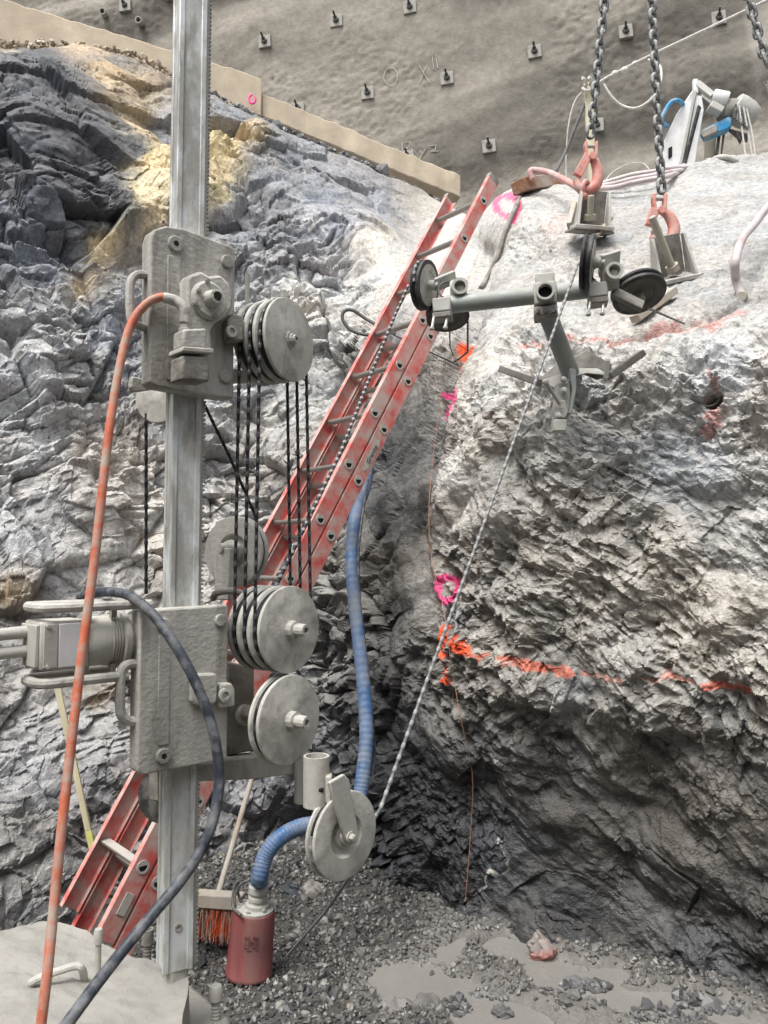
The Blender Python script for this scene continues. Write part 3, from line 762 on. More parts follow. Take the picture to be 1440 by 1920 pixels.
def gh(x, y):
    """height of the gravel bed"""
    q = np.stack([x, y, 0 * x], -1)
    b = 0.05 * fbm(q * 1.3, 500, 3) + 0.02 * fbm(q * 4, 501, 3)
    dep = puddle(x, y)
    rise = 0.10 * sstep(3.35, 4.2, y) * sstep(0.3, -0.2, x)       # banked up towards the back corner
    return b * (1 - 0.45 * dep) + rise + 0.02 - 0.05 * dep + 0.012 * fbm(q * 9, 503, 3) * dep
def to_px(x, y, z):
    Q0, Q1, Q2 = x, y, z - CAMZ
    zc = Q1 * CP + Q2 * SP; yc = -Q1 * SP + Q2 * CP
    return 720 + F * Q0 / zc, 960 - F * yc / zc
PUD = [[P_ for P_ in ((760, 1845), (850, 1862), (1000, 1905), (1060, 1945))], [(860, 1700), (900, 1735), (830, 1790)], [(940, 1775), (1040, 1815), (1130, 1830)], [(1190, 1880), (1290, 1890), (1350, 1905), (1420, 1960)], [(900, 1910), (1000, 1950), (1200, 1960)], [(1000, 1790), (1010, 1840), (1100, 1850), (1180, 1875)]]
PUDW = [[PZ(a, b, 0.0) for a, b in l] for l in PUD]
PUDR = [0.085, 0.03, 0.085, 0.09, 0.12, 0.075]
def puddle(x, y, grow=0.0):
    d = np.zeros_like(x)
    q = np.stack([x, y, 0 * x], -1)
    wob = 0.09 * fbm(q * 5, 510, 5)
    for l, r in zip(PUDW, PUDR):
        dd = seg_dist(x, y, [(v.x, v.y) for v in l])
        d = np.maximum(d, sstep(r + 0.07 + grow, r - 0.05, dd + wob))
    return d
gx = np.linspace(-2.6, 3.2, 420); gy = np.linspace(1.6, 4.8, 300)
GX, GY = np.meshgrid(gx, gy)
GZ = gh(GX.ravel(), GY.ravel()) + 0.006 * fbm(np.stack([GX.ravel(), GY.ravel(), 0 * GX.ravel()], -1) * 30, 505, 3)
bm_ = sstep(0.0, 0.6, puddle(GX.ravel(), GY.ravel(), .18) + 0.25 * fbm(np.stack([GX.ravel(), GY.ravel(), 0 * GX.ravel()], -1) * 12, 515, 4))[:, None]
bc = np.array([.085, .082, .076]) * (1 - bm_) + np.array([.20, .193, .178]) * bm_
mat('bed_mud', (1, 1, 1), 0.45, var=0.35, scale=22, bump=0.8, bscale=70, bdist=0.012, attr='Col')
bed = np_mesh('gravel_bed', np.stack([GX.ravel(), GY.ravel(), GZ], -1), grid_faces(300, 420), 'bed_mud', bc, smooth=60)
struct(bed)
# slurry
mat('slurry', (0.245, 0.238, 0.22), 0.10, var=0.10, scale=3, bump=0.35, bscale=14, bdist=0.008, dirt=(0.19, 0.183, 0.168), dirt_amt=0.4, dirt_scale=5, dirt_soft=0.2, spec=0.5)
mx_ = np.linspace(-0.3, 2.2, 160); my_ = np.linspace(2.0, 4.1, 150)
MX, MY = np.meshgrid(mx_, my_)
MZ = -0.004 + 0.004 * fbm(np.stack([MX.ravel(), MY.ravel(), 0 * MX.ravel()], -1) * 5, 520, 3)
mudw = np_mesh('muddy_water', np.stack([MX.ravel(), MY.ravel(), MZ], -1), grid_faces(150, 160), 'slurry', smooth=60)
struct(mudw)
# gravel: thousands of crushed stones, too many to count
rng = np.random.default_rng(3)
def ico():
    bm = bmesh.new(); bmesh.ops.create_icosphere(bm, subdivisions=1, radius=1)
    v = np.array([q.co[:] for q in bm.verts]); f = np.array([[q.index for q in fc.verts] for fc in bm.faces]); bm.free()
    return v, f
IV, IF = ico()
def scatter_stones(name, cx, cy, cz, size, cols, material='gravel'):
    n = len(cx)
    v = np.repeat(IV[None], n, 0) * (1 + rng.uniform(-0.32, 0.32, (n, 12, 1)))
    v = v * (size[:, None] * rng.uniform(0.55, 1.15, (n, 3)) * np.array([1, 1, 0.8]))[:, None, :]
    a = rng.normal(size=(n, 4)); a /= np.linalg.norm(a, axis=1, keepdims=True)
    w_, x_, y_, z_ = a.T
    Rm = np.stack([np.stack([1 - 2 * (y_ * y_ + z_ * z_), 2 * (x_ * y_ - z_ * w_), 2 * (x_ * z_ + y_ * w_)], -1),
                   np.stack([2 * (x_ * y_ + z_ * w_), 1 - 2 * (x_ * x_ + z_ * z_), 2 * (y_ * z_ - x_ * w_)], -1),
                   np.stack([2 * (x_ * z_ - y_ * w_), 2 * (y_ * z_ + x_ * w_), 1 - 2 * (x_ * x_ + y_ * y_)], -1)], 1)
    v = np.einsum('nij,nkj->nki', Rm, v) + np.stack([cx, cy, cz], -1)[:, None, :]
    f = IF[None] + (np.arange(n) * 12)[:, None, None]
    c = np.repeat(cols[:, None, :], 12, 1).reshape(-1, 3)
    return np_mesh(name, v.reshape(-1, 3), f.reshape(-1, 3), material, c)
n = 30000
sx = rng.uniform(-1.9, 1.9, n); sy = rng.uniform(2.35, 4.35, n)
px_, py_ = to_px(sx, sy, 0 * sx)
pu = puddle(sx, sy)
keep = (px_ > 250) & (px_ < 1600) & (py_ < 2050) & ((pu < 0.35) | (rng.uniform(size=n) < 0.05))
keep &= ~((px_ > 900) & (rng.uniform(size=n) < 0.25))
sx, sy = sx[keep], sy[keep]
sz = rng.lognormal(math.log(0.0085), 0.42, len(sx))
base = rng.choice(4, len(sx), p=[.42, .36, .205, .015])
pal = np.array([[.16, .155, .145], [.27, .265, .25], [.085, .088, .095], [.27, .21, .16]])
cs = pal[base] * rng.uniform(0.5, 1.25, (len(sx), 1)) * 0.85
near_p = puddle(sx, sy, .16) * rng.uniform(.35, 1.0, len(sx))
cs = cs * (1 - .8 * near_p[:, None]) + .8 * near_p[:, None] * np.array([.22, .213, .198])
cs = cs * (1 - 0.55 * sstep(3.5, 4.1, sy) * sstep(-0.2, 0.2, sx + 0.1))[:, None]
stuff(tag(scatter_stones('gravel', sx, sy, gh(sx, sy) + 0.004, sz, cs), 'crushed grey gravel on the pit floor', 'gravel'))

# ================================================================== SHOTCRETE WALL
def wall_pt(px, py, out_=0.0):
    """point of the wall plane at this pixel"""
    a, b = WA, WB
    nrm_ = Vector((-(b.y - a.y), b.x - a.x, 0)).normalized()
    if nrm_.y > 0: nrm_ = -nrm_
    r = ray(px, py)
    t = (a - Vector((0, 0, CAMZ))).dot(nrm_) / r.dot(nrm_)
    return Vector((0, 0, CAMZ)) + r * t + nrm_ * out_, nrm_
WA, WB = Vector((-6.0, 10.6, 0)), Vector((6.0, 8.6, 0))
wn = Vector((-(WB.y - WA.y), WB.x - WA.x, 0)).normalized()
if wn.y > 0: wn = -wn
wd = (WB - WA).normalized()
ss = np.linspace(-1.5, 15.5, 560); zz = np.linspace(3.0, 11.0, 300)
SS, ZZ = np.meshgrid(ss, zz)
W0 = np.array(WA)[None, None] + SS[..., None] * np.array(wd)
W0[..., 2] = ZZ
pw = W0.reshape(-1, 3)
qs = np.stack([SS.ravel(), ZZ.ravel(), 0 * SS.ravel()], -1)
def wall_wave(s, z, q):
    # the sprayed lifts: long bulges that climb to the right
    ph = (z - 0.20 * s) * 2 * math.pi / 1.05 + 2.2 * fbm(q * 0.45, 600, 2)
    return 0.05 * np.sin(ph) * (0.5 + fbm(q * 0.5 + 3, 611, 2)) + 0.05 * fbm(q * np.array([0.35, 1.0, 1]), 601, 2)
hw = wall_wave(SS.ravel(), ZZ.ravel(), qs)
rgh = sstep(-0.15, 0.35, fbm(qs * 0.8 + 9, 602, 3))
hw2 = hw + 0.010 * fbm(qs * 6, 603, 4) + 0.020 * (rgh * 0.85 + 0.15) * fbm(qs * 24, 604, 3)
pw = pw + np.array(wn)[None] * hw2[:, None]
cw = np.array([.27, .247, .208])[None] * (1 + 0.36 * fbm(qs * np.array([0.4, 1.1, 1]), 605, 4) + 0.16 * fbm(qs * 3.5, 606, 4) + 0.16 * fbm(qs * 11, 609, 3))[:, None]
qb = np.stack([SS.ravel() * .22, (ZZ.ravel() - .2 * SS.ravel()) * 1.5, 0 * SS.ravel()], -1)
damp = sstep(0.0, 0.42, fbm(qb, 607, 4)) * 0.48
cw = cw * (1 - damp[:, None])
streak = sstep(0.25, 0.6, fbm(qs * np.array([3.0, 0.5, 1]), 608, 4)) * 0.35
cw = cw * (1 - streak[:, None]) + streak[:, None] * np.array([.38, .36, .32])
mat('shotcrete', (1, 1, 1), 0.9, var=0.22, scale=18, bump=0.5, bscale=40, bdist=0.015, attr='Col')
wall = np_mesh('shotcrete_wall', pw, grid_faces(300, 560), 'shotcrete', np.clip(cw, .02, .8), smooth=60)
tag(wall, 'tall grey-brown sprayed concrete wall with wavy bands behind the rock', 'wall')
def wall_surf(px, py, out_=0.0):
    v, nn_ = wall_pt(px, py)
    s = (v - WA).dot(wd)
    q = np.array([[s, v.z, 0.0]])
    hh = float(wall_wave(np.array([s]), np.array([v.z]), q)[0])
    return v + nn_ * (hh + out_), nn_

# unseen banks left, right and behind the camera, added to block the low sky
mat('added_bank_concrete', (0.23, 0.215, 0.185), 0.9, var=0.2, scale=2, bump=0.5, bscale=20, bdist=0.02)
for a, b in (((-7.0, 9.0), (-6.0, -5.0)), ((-6.0, -5.0), (8.5, -5.0)), ((8.5, -5.0), (8.8, 8.3))):
    nb_x, nb_z = 60, 24
    t_ = np.linspace(0, 1, nb_x); z_ = np.linspace(-0.2, 6.5, nb_z)
    T_, Z_ = np.meshgrid(t_, z_)
    q = np.stack([a[0] + (b[0] - a[0]) * T_, a[1] + (b[1] - a[1]) * T_, Z_], -1).reshape(-1, 3)
    dn_ = np.array([-(b[1] - a[1]), b[0] - a[0], 0]); dn_ = dn_ / np.linalg.norm(dn_)
    q = q + dn_ * (0.25 * fbm(q * 0.8, 900, 3))[:, None]
    struct(np_mesh('added_bank', q, grid_faces(nb_z, nb_x), 'added_bank_concrete', smooth=60))
# ================================================================== CONCRETE BEAM along the rock top
def beam(name, a, b, hgt, thick, label, wob=0.01):
    """cast strip from a to b (lower edge), slightly uneven"""
    a, b = Vector(a), Vector(b)
    d = (b - a); n_ = 40
    side = Vector((d.y, -d.x, 0)).normalized()
    if side.y > 0: side = -side
    vs, fs = [], []
    for i in range(n_ + 1):
        t = i / n_
        c = a + d * t
        j = wob * (random.random() - .5) * 2
        j2 = wob * (random.random() - .5) * 2
        ring = [c + side * (thick / 2 + j2), c + side * (thick / 2 + j2) + Vector((0, 0, hgt + j)), c - side * thick / 2 + Vector((0, 0, hgt + j)), c - side * thick / 2]
        vs += ring
    for i in range(n_):
        for k in range(4):
            fs.append((i * 4 + k, i * 4 + (k + 1) % 4, i * 4 + 4 + (k + 1) % 4, i * 4 + 4 + k))
    fs += [(3, 2, 1, 0), tuple(n_ * 4 + k for k in range(4))]
    o = MB().add(vs, fs).build(name, 'beam_concrete', bevel=0.012)
    return tag(o, label, 'concrete beam')
beam('concrete_beam', P(-160, 25, 7.1) - Vector((0, 0, 0.1)), P(488, 222, 8.0) - Vector((0, 0, 0.05)), 0.42, 0.28, 'long cream concrete kerb strip above the dark rock, higher length at left')
beam('concrete_beam', P(489, 222, 8.05) - Vector((0, 0, 0.05)), P(857, 380, 8.6), 0.26, 0.26, 'lower cream concrete kerb strip ending beside the ladder top')

# ================================================================== ANCHOR PLATES in the wall
PL = [(240, 18, 'faded square anchor plate at the top left above the two pipe stubs'), (497, 80, 'square anchor plate just right of the steel mast'), (630, 38, 'square anchor plate second right of the mast in the top row'),
      (768, 12, 'square anchor plate at the top edge of the photo centre'), (560, 207, 'anchor plate half behind the kerb strip right of the pink mark'), (690, 177, 'anchor plate left of the chalk circle'),
      (838, 147, 'anchor plate just right of the chalked X'), (1002, 98, 'anchor plate alone between the chalked X and the first chain'), (1173, 60, 'anchor plate between the two hanging chains'),
      (1350, 28, 'anchor plate crossed by the pale rope at upper right'), (765, 298, 'anchor plate low on the wall beside the chalked numbers'), (917, 277, 'anchor plate low on the wall right of the chalked numbers'), (1118, 238, 'anchor plate behind the wooden post'), (326, -6, 'anchor plate cut by the top edge behind the mast')]
for i, (px, py, lab) in enumerate(PL):
    c, nn_ = wall_surf(px, py, 0.03)
    sz = 0.165
    tilt = random.uniform(-0.05, 0.05) + 0.05
    xx = (wd * math.cos(tilt) + Vector((0, 0, 1)) * math.sin(tilt)).normalized(); zz_ = nn_.cross(xx) * -1
    if zz_.z < 0: zz_ = -zz_
    t = thing('anchor_plate', lab, 'anchor plate', c, group='anchor plates of the sprayed concrete wall')
    MB().prism([c - xx * sz / 2 - zz_ * sz / 2, c + xx * sz / 2 - zz_ * sz / 2, c + xx * sz / 2 + zz_ * sz / 2, c - xx * sz / 2 + zz_ * sz / 2], -nn_ * 0.05).build('plate', 'plate_steel', t, bevel=0.004)
    dn = (nn_ + Vector((-0.15, 0, 0.55))).normalized()
    MB().lathe([(0.042, 0), (0.040, 0.012), (0.028, 0.03)], c, nn_, 16).build('washer', 'steel_dark', t)
    MB().lathe([(0.026, 0.02), (0.026, 0.06)], c, dn, 6).build('nut', 'steel_dark', t, smooth=0)
    MB().cyl(c, c + dn * 0.125, 0.013, n=10).build('threaded_bolt', 'steel_dark', t)
for px, py, lab in ((201, 33, 'short steel pipe stub left of the other in the wall'), (265, 45, 'short steel pipe stub nearest the mast in the wall')):
    c, nn_ = wall_surf(px, py, 0.0)
    o = MB().pipe(c, c + nn_ * 0.12 + Vector((0.02, 0, -0.03)), 0.045, 0.032).build('pipe_stub', 'steel_dusty')
    tag(o, lab, 'pipe')
    c2 = c - nn_ * 0.05
# chalk writing on the wall
def chalk(strokes, r=0.010):
    m = MB()
    for st in strokes:
        pts = []
        for k in range(len(st) - 1):
            for q in range(6):
                t = q / 6
                pts.append((st[k][0] * (1 - t) + st[k + 1][0] * t, st[k][1] * (1 - t) + st[k + 1][1] * t))
        pts.append(st[-1])
        m.tube([wall_surf(a, b, 0.012)[0] for a, b in pts], r, 6)
    return m
c_ = [(733 + 13 * math.cos(k * .42), 146 + 17 * math.sin(k * .42)) for k in range(16)]
for nm, st, lab in (('chalk_mark', [[(786, 124), (805, 156)], [(801, 122), (786, 158)], [(811, 108), (813, 130)], [(817, 104), (821, 128)]], 'chalked X with two strokes on the wall'),
                    ('chalk_mark', [c_], 'chalked ring on the wall left of the X'),
                    ('chalk_mark', [[(738, 283), (748, 281), (745, 295)], [(754, 268), (755, 288)], [(760, 268), (770, 266), (768, 276), (760, 281), (773, 280)], [(787, 283), (792, 291)], [(799, 280), (786, 304)], [(807, 275), (818, 273), (817, 282), (808, 287), (824, 285)]], 'chalked numbers 12 x 12 low on the wall')):
    o = chalk(st, 0.0045).build(nm, 'chalk', wall)
    o['label'] = lab
# small pink mark sprayed on the kerb
m = MB(); pk = []
for k in range(18):
    a = k / 17 * 2 * math.pi * 0.85 - 0.6
    pk.append(P(473 + 6 * math.cos(a), 186 + 8 * math.sin(a), 7.77))
o = m.tube(pk, 0.012, 6).build('paint_mark', 'pink_paint', bpy.data.objects['concrete_beam']); o['label'] = 'pink sprayed ring on the kerb'

# rubble and soil heaped along the foot of the kerb
nn2 = 700
tx = rng.uniform(-40, 860, nn2)
ybm = np.interp(tx, [-40, 100, 250, 330, 490, 700, 860], [70, 62, 85, 128, 208, 300, 380])
spread = np.interp(tx, [-40, 120, 380, 500, 860], [26, 26, 14, 16, 14])
ty = ybm + 12 + np.abs(rng.normal(0, 1, nn2)) * spread * .7
dd_ = np.interp(tx, [-40, 330, 490, 860], [6.5, 7.05, 7.35, 7.9])
rv_ = rays_np(tx, ty)
qq = rv_ * (dd_ / rv_[:, 1])[:, None]; qq[:, 2] += CAMZ
brown = sstep(420, 300, tx)[:, None]
cr = (np.array([.33, .26, .18]) * brown + np.array([.13, .13, .13]) * (1 - brown)) * rng.uniform(.6, 1.4, (nn2, 1))
stuff(tag(scatter_stones('rubble', qq[:, 0], qq[:, 1], qq[:, 2], rng.lognormal(math.log(.024), .45, nn2), cr), 'loose rubble and soil along the foot of the concrete kerb', 'rubble'))

# ================================================================== BASE SLAB under the mast
def slab():
    nu, nv = 90, 70
    far = [(-400, 1850), (-100, 1775), (0, 1757), (60, 1742), (95, 1735), (120, 1738), (150, 1743), (200, 1768), (250, 1800), (300, 1816), (345, 1824)]
    vs = np.zeros((nv + 2, nu + 1, 3))
    for j in range(nv + 1):
        for i in range(nu):
            u = i / (nu - 1); v = j / nv
            px = -400 + u * (747 + 6 * math.sin(v * 9))
            yf = float(interp(px, far)); py = yf + (2080 - yf) * v ** 1.25
            z = 0.70 + 0.012 * math.sin(px * 0.03 + v * 5)
            vs[j + 1, i] = PZ(px, py, 0.70)
    q = vs[1:, :nu].reshape(-1, 3)
    hh = 0.022 * fbm(q * 6, 700, 4) + 0.006 * fbm(q * 30, 701, 3)
    f_, e_, c_ = planes(q * np.array([4, 5, 5.0]), 702, 1.2, .4)
    hh = hh + 0.035 * f_
    q[:, 2] += hh
    vs[1:, :nu] = q.reshape(nv + 1, nu, 3)
    vs[1:, nu] = vs[1:, nu - 1]; vs[:, nu, 2] = -0.1; vs[1:, nu, 0] += 0.05
    vs[0] = vs[1]; vs[0, :, 2] = -0.1
    vs[0, :, 1] += 0.03
    o = np_mesh('base_slab', vs.reshape(-1, 3), grid_faces(nv + 2, nu + 1), 'slab_mud', smooth=50)
    return tag(o, 'mud-covered concrete base slab under the steel mast', 'slab')
mat('slab_mud', (0.36, 0.348, 0.318), 0.75, var=0.2, scale=7, bump=0.6, bscale=40, bdist=0.008, dirt=(0.25, 0.24, 0.215), dirt_amt=0.45, dirt_scale=7, dirt_soft=0.15, damp=((0.27, 0.26, 0.235), 0.42, 3))
slab()
# lower ledge beside it
q = [PZ(325, 1835, 0.58), PZ(352, 1838, 0.58), PZ(392, 1872, 0.58), PZ(432, 1905, 0.58), PZ(436, 1990, 0.58), PZ(330, 1990, 0.58)]
tag(MB().prism(q, (0, 0, -0.62)).build('concrete_ledge', 'slab_mud', bevel=0.012), 'low grey concrete ledge at the foot of the mast carrying a threaded bolt', 'ledge')
def stud(px, py, z0, h, r, mname, cap, label, tip=True):
    c = PZ(px, py, z0)
    t = thing('anchor_bolt', label, 'bolt', c)
    m = MB()
    prof = []
    k = 0.0
    while k < h:
        prof += [(r, k), (r * 0.86, k + 0.004)]
        k += 0.008
    prof.append((r, h))
    m.lathe(prof, c - Vector((0, 0, 0.01)), (0, 0, 1), 14).build('threaded_shank', mname, t)
    MB().lathe([(r * 1.35, h), (r * 1.4, h + 0.004), (r * 1.4, h + 0.026), (r * 1.1, h + 0.032), (0, h + 0.032)] if tip else [(r * 0.8, h + .01), (r * 1.4, h), (r * 1.4, h + 0.034), (r * 0.9, h + 0.034), (r * 0.9, h + 0.015), (0, h + 0.015)], c - Vector((0, 0, 0.01)), (0, 0, 1), 14, cap=False).build('bolt_head', cap, t)
stud(404, 1912, 0.58, 0.055, 0.0115, 'steel_dusty', 'mud_light', 'thick threaded bolt in the low ledge right of the mast')
stud(276, 1806, 0.69, 0.055, 0.010, 'mud_dark', 'mud_dark', 'dark socket bolt standing close left of the mast foot', tip=False)
stud(183, 1835, 0.70, 0.088, 0.0075, 'mud_light', 'mud_light', 'slim pale hex bolt standing on the slab left of the black cable')
hp = [PZ(52, 1872, 0.69), PZ(54, 1850, 0.72), PZ(66, 1838, 0.735), PZ(100, 1824, 0.742), PZ(140, 1812, 0.745), PZ(154, 1818, 0.735), PZ(160, 1845, 0.69)]
tag(MB().tube(smooth_path(hp, 6), 0.0085, 10).build('lifting_bar', 'mud_steel'), 'bent steel lifting bar cast into the slab', 'bar')

# ================================================================== WIRE SAW
TH = R(43)
mc = P(332, 1500, 1.80)
SAW_M = Matrix.Translation((mc.x, mc.y, 0.66)) @ Matrix.Rotation(TH, 4, 'Z')
SAWI = SAW_M.inverted()
saw = thing('wire_saw', 'mud-caked wire saw on a square steel mast with stacked round pulleys', 'wire saw', M=SAW_M)
def L(px, py, yl):
    """photo pixel on the saw's own plane local y = yl -> local point"""
    o = SAWI @ Vector((0, 0, CAMZ)); d = SAWI.to_3x3() @ ray(px, py)
    t = (yl - o.y) / d.y
    return o + d * t
def SB(): return MB(SAW_M)
def lpoly(pts, yl): return [L(a, b, yl) for a, b in pts]
# mast
hs_ = 0.032
MAST_M = SAW_M @ Matrix.Rotation(R(-13), 4, 'Z')
def MM(): return MB(MAST_M)
zb, zt = L(325, 1828, -hs_).z, L(360, -90, -hs_).z
m = MM(); m.box((0, 0, (zb + zt) / 2), (2 * hs_ - .006, 2 * hs_ - .006, zt - zb))
mast = m.build('mast', 'mast_steel', saw, bevel=0.003)
for sx_, sy_ in ((-1, -1), (1, -1), (-1, 1), (1, 1)):
    MM().box((sx_ * (hs_ - .005), sy_ * (hs_ - .005), (zb + zt) / 2), (.013, .013, zt - zb - .004)).build('corner_rail', 'mast_steel', mast, bevel=0.002)
m = MM()
m.box((hs_ + .006, -0.012, (zb + zt) / 2), (.008, .022, zt - zb - .01))
k = zb + 0.01
while k < zt - .01:
    m.box((hs_ + .0125, -0.012, k), (.006, .020, .0052)); k += 0.0105
m.build('rack', 'steel_dusty', mast, smooth=0)
for px, py in ((316, 1748),):
    c = Vector((0, -hs_ + .002, L(px, py, -hs_).z))
    MM().lathe([(.0085, 0.0), (.0085, .0025), (.0055, .0025), (.004, 0.0008), (0, 0.0008)], c + Vector((0, .0015, 0)), (0, -1, 0), 14, cap=False).build('bolt_hole', 'mud_dark', mast)
SB().box((0, 0, zb - .03), (.05, .05, .09)).build('mast_foot', 'mud_steel', saw, bevel=0.008)

def housing(pts, y0, y1, name):
    a = lpoly(pts, y0)
    m = SB().prism(a, (0, y1 - y0, 0))
    return m.build(name, 'mud_steel', saw, bevel=0.0045)
# ---- upper carriage
UY = -0.068
up = housing([(283, 446), (289, 430), (312, 423), (345, 428), (436, 462), (442, 470), (438, 748), (376, 740), (290, 724), (281, 716)], UY, -0.022, 'upper_carriage')
SB().box((.012, .012, (L(350, 440, 0).z + L(350, 725, 0).z) / 2), (.125, .066, abs(L(350, 440, 0).z - L(350, 725, 0).z))).build('sleeve', 'mud_steel', up, bevel=0.005)
SB().prism(lpoly([(313, 478), (337, 482), (336, 716), (311, 712)], UY + .001), (0, -.004, 0)).build('cover_strip', 'mud_steel', up, bevel=0.002)
def lug(px, py, y, rpx, parent, hole=True, name='lug'):
    c = L(px, py, y); r = rpx * 1.76 / F
    SB().lathe([(r, 0), (r, .005), (r * .86, .007), (r * .36, .007)] + ([(r * .34, .001), (0, .001)] if hole else [(0, .007)]), c, (0, -1, 0), 24, cap=False).build(name, 'mud_steel', parent)
    if hole:
        SB().box(c + Vector((0, -.0055, 0)), (r * .5, .004, r * .5), Matrix.Rotation(R(45), 3, 'Y')).build('square_hole', 'void', parent)
lug(328, 458, UY, 15, up); lug(425, 491, UY, 13, up, False, 'cast_disc'); lug(421, 706, UY, 13, up, False, 'cast_disc')
# gear unit
g_ = SB().prism(lpoly([(334, 532), (340, 524), (360, 517), (376, 526), (397, 524), (412, 538), (421, 560), (419, 585), (406, 602), (388, 612), (379, 628), (380, 650), (383, 664), (372, 670), (334, 662)], UY + .002), (0, -.042, 0)).build('gear_case', 'mud_steel', up, bevel=0.007)
c = L(390, 564, UY - .04)
SB().lathe([(.044, 0), (.044, .006), (.038, .012), (.020, .012), (.017, .034), (.0165, .042), (.011, .043), (.010, .03), (0, .03)], c, (0, -1, 0), 28, cap=False).build('drive_hub', 'mud_steel', up)
SB().box(c + Vector((0, -.0425, 0)), (.0125, .002, .0125), Matrix.Rotation(R(12), 3, 'Y')).build('square_hole', 'void', up)
for px, py in ((388, 527), (411, 560), (366, 570), (401, 592), (372, 545)):
    SB().lathe([(.006, 0), (.006, .006), (.003, .007), (0, .006)], L(px, py, UY - .051), (0, -1, 0), 8).build('bolt', 'mud_dark', up)
SB().prism(lpoly([(324, 626), (366, 624), (366, 662), (323, 660)], UY - .03), (0, -.05, 0)).build('connector', 'mud_steel', up, bevel=0.005)
SB().prism(lpoly([(316, 660), (373, 664), (373, 674), (315, 670)], UY - .022), (0, -.066, 0)).build('connector_clip', 'mud_light', up, bevel=0.003)
SB().prism(lpoly([(319, 675), (370, 678), (369, 724), (318, 720)], UY - .026), (0, -.056, 0)).build('socket', 'mud_dark', up, bevel=0.005)
c = L(347, 626, UY - .055)
SB().lathe([(.014, -.005), (.014, .01), (.010, .012), (.010, .022), (.0125, .024), (.0125, .04), (.009, .042)], c, (0, 0, 1), 16).build('hose_fitting', 'mud_steel', up)
# side handle, rod, pin
def rod(pts, r, name, mname, parent, n=10):
    return SB().tube(smooth_path(pts, 6), r, n).build(name, mname, parent)
s0 = L(283, 520, 0.0)
rod([L(292, 524, -.045), L(266, 515, -.045), L(250, 520, -.045), L(244, 540, -.045), L(244, 585, -.045), L(248, 604, -.045), L(264, 612, -.045), L(292, 620, -.045)], .0095, 'handle', 'mud_steel', up)
rod([L(464, 514, .03), L(464, 540, .03), L(464, 570, .03)], .006, 'pin', 'mud_steel', up)
SB().prism(lpoly([(425, 592), (445, 596), (445, 645), (418, 645), (416, 605)], UY - .003), (0, -.03, 0)).build('bearing_block', 'mud_dark', up, bevel=0.005)
c = L(432, 622, UY - .033)
SB().lathe([(.014, 0), (.014, .008), (.008, .008), (.008, .004), (0, .004)], c, (0, -1, 0), 18, cap=False).build('bearing_cap', 'mud_steel', up)
SB().prism(lpoly([(438, 690), (520, 706), (520, 716), (438, 716)], .01), (0, .03, 0)).build('pulley_arm', 'mud_steel', up, bevel=0.003)
SB().prism(lpoly([(248, 705), (300, 716), (300, 728), (252, 735), (246, 725)], .025), (0, .02, 0)).build('foot_plate', 'mud_steel', up, bevel=0.003)

# ---- lower carriage
LY = -0.070
lo = housing([(262, 1146), (300, 1142), (428, 1134), (427, 1420), (420, 1425), (268, 1454), (258, 1446)], LY, -0.026, 'lower_carriage')
SB().box((.012, .012, (L(340, 1150, 0).z + L(340, 1425, 0).z) / 2), (.125, .074, abs(L(340, 1150, 0).z - L(340, 1425, 0).z))).build('sleeve', 'mud_steel', lo, bevel=0.005)
SB().prism(lpoly([(297, 1190), (318, 1188), (316, 1396), (294, 1398)], LY + .001), (0, -.0035, 0)).build('cover_strip', 'mud_steel', lo, bevel=0.002)
lug(305, 1417, LY, 14, lo); lug(306, 1172, LY, 13, lo, False, 'cast_disc'); lug(412, 1163, LY, 12, lo, False, 'cast_disc')
SB().prism(lpoly([(352, 1268), (358, 1262), (394, 1260), (398, 1266), (397, 1312), (390, 1318), (358, 1320), (352, 1312)], LY + .001), (0, -.026, 0)).build('junction_box', 'mud_steel', lo, bevel=0.006)
SB().prism(lpoly([(402, 1280), (425, 1278), (432, 1290), (432, 1322), (404, 1326)], LY + .001), (0, -.022, 0)).build('bearing_block', 'mud_steel', lo, bevel=0.005)
c = L(419, 1303, LY - .021)
SB().lathe([(.015, 0), (.015, .008), (.009, .009), (.009, .004), (0, .004)], c, (0, -1, 0), 20, cap=False).build('bearing_cap', 'mud_light', lo)
rod([L(268, 1248, -.05), L(246, 1244, -.05), L(231, 1252, -.05), L(226, 1272, -.05), L(225, 1320, -.05), L(229, 1343, -.05), L(245, 1352, -.05), L(268, 1348, -.05)], .0105, 'handle', 'mud_steel', lo)
# dark gear block behind the pulleys, and the beam that carries the guide wheel
SB().prism(lpoly([(426, 1240), (478, 1250), (478, 1408), (426, 1418)], .035), (0, .07, 0)).build('gear_block', 'mud_dark', lo, bevel=0.006)
c = L(456, 1340, .035)
SB().lathe([(.026, 0), (.026, .02), (.02, .026), (0, .026)], c, (0, -1, 0), 20).build('shaft_boss', 'mud_steel', lo)
bmk = SB().prism(lpoly([(345, 1446), (420, 1424), (566, 1408), (574, 1412), (574, 1450), (470, 1462), (372, 1466)], .012), (0, .05, 0)).build('support_beam', 'mud_steel', lo, bevel=0.005)
SB().prism(lpoly([(556, 1400), (570, 1402), (568, 1510), (556, 1508)], -.004), (0, .012, 0)).build('hanger_plate', 'mud_steel', lo, bevel=0.002)
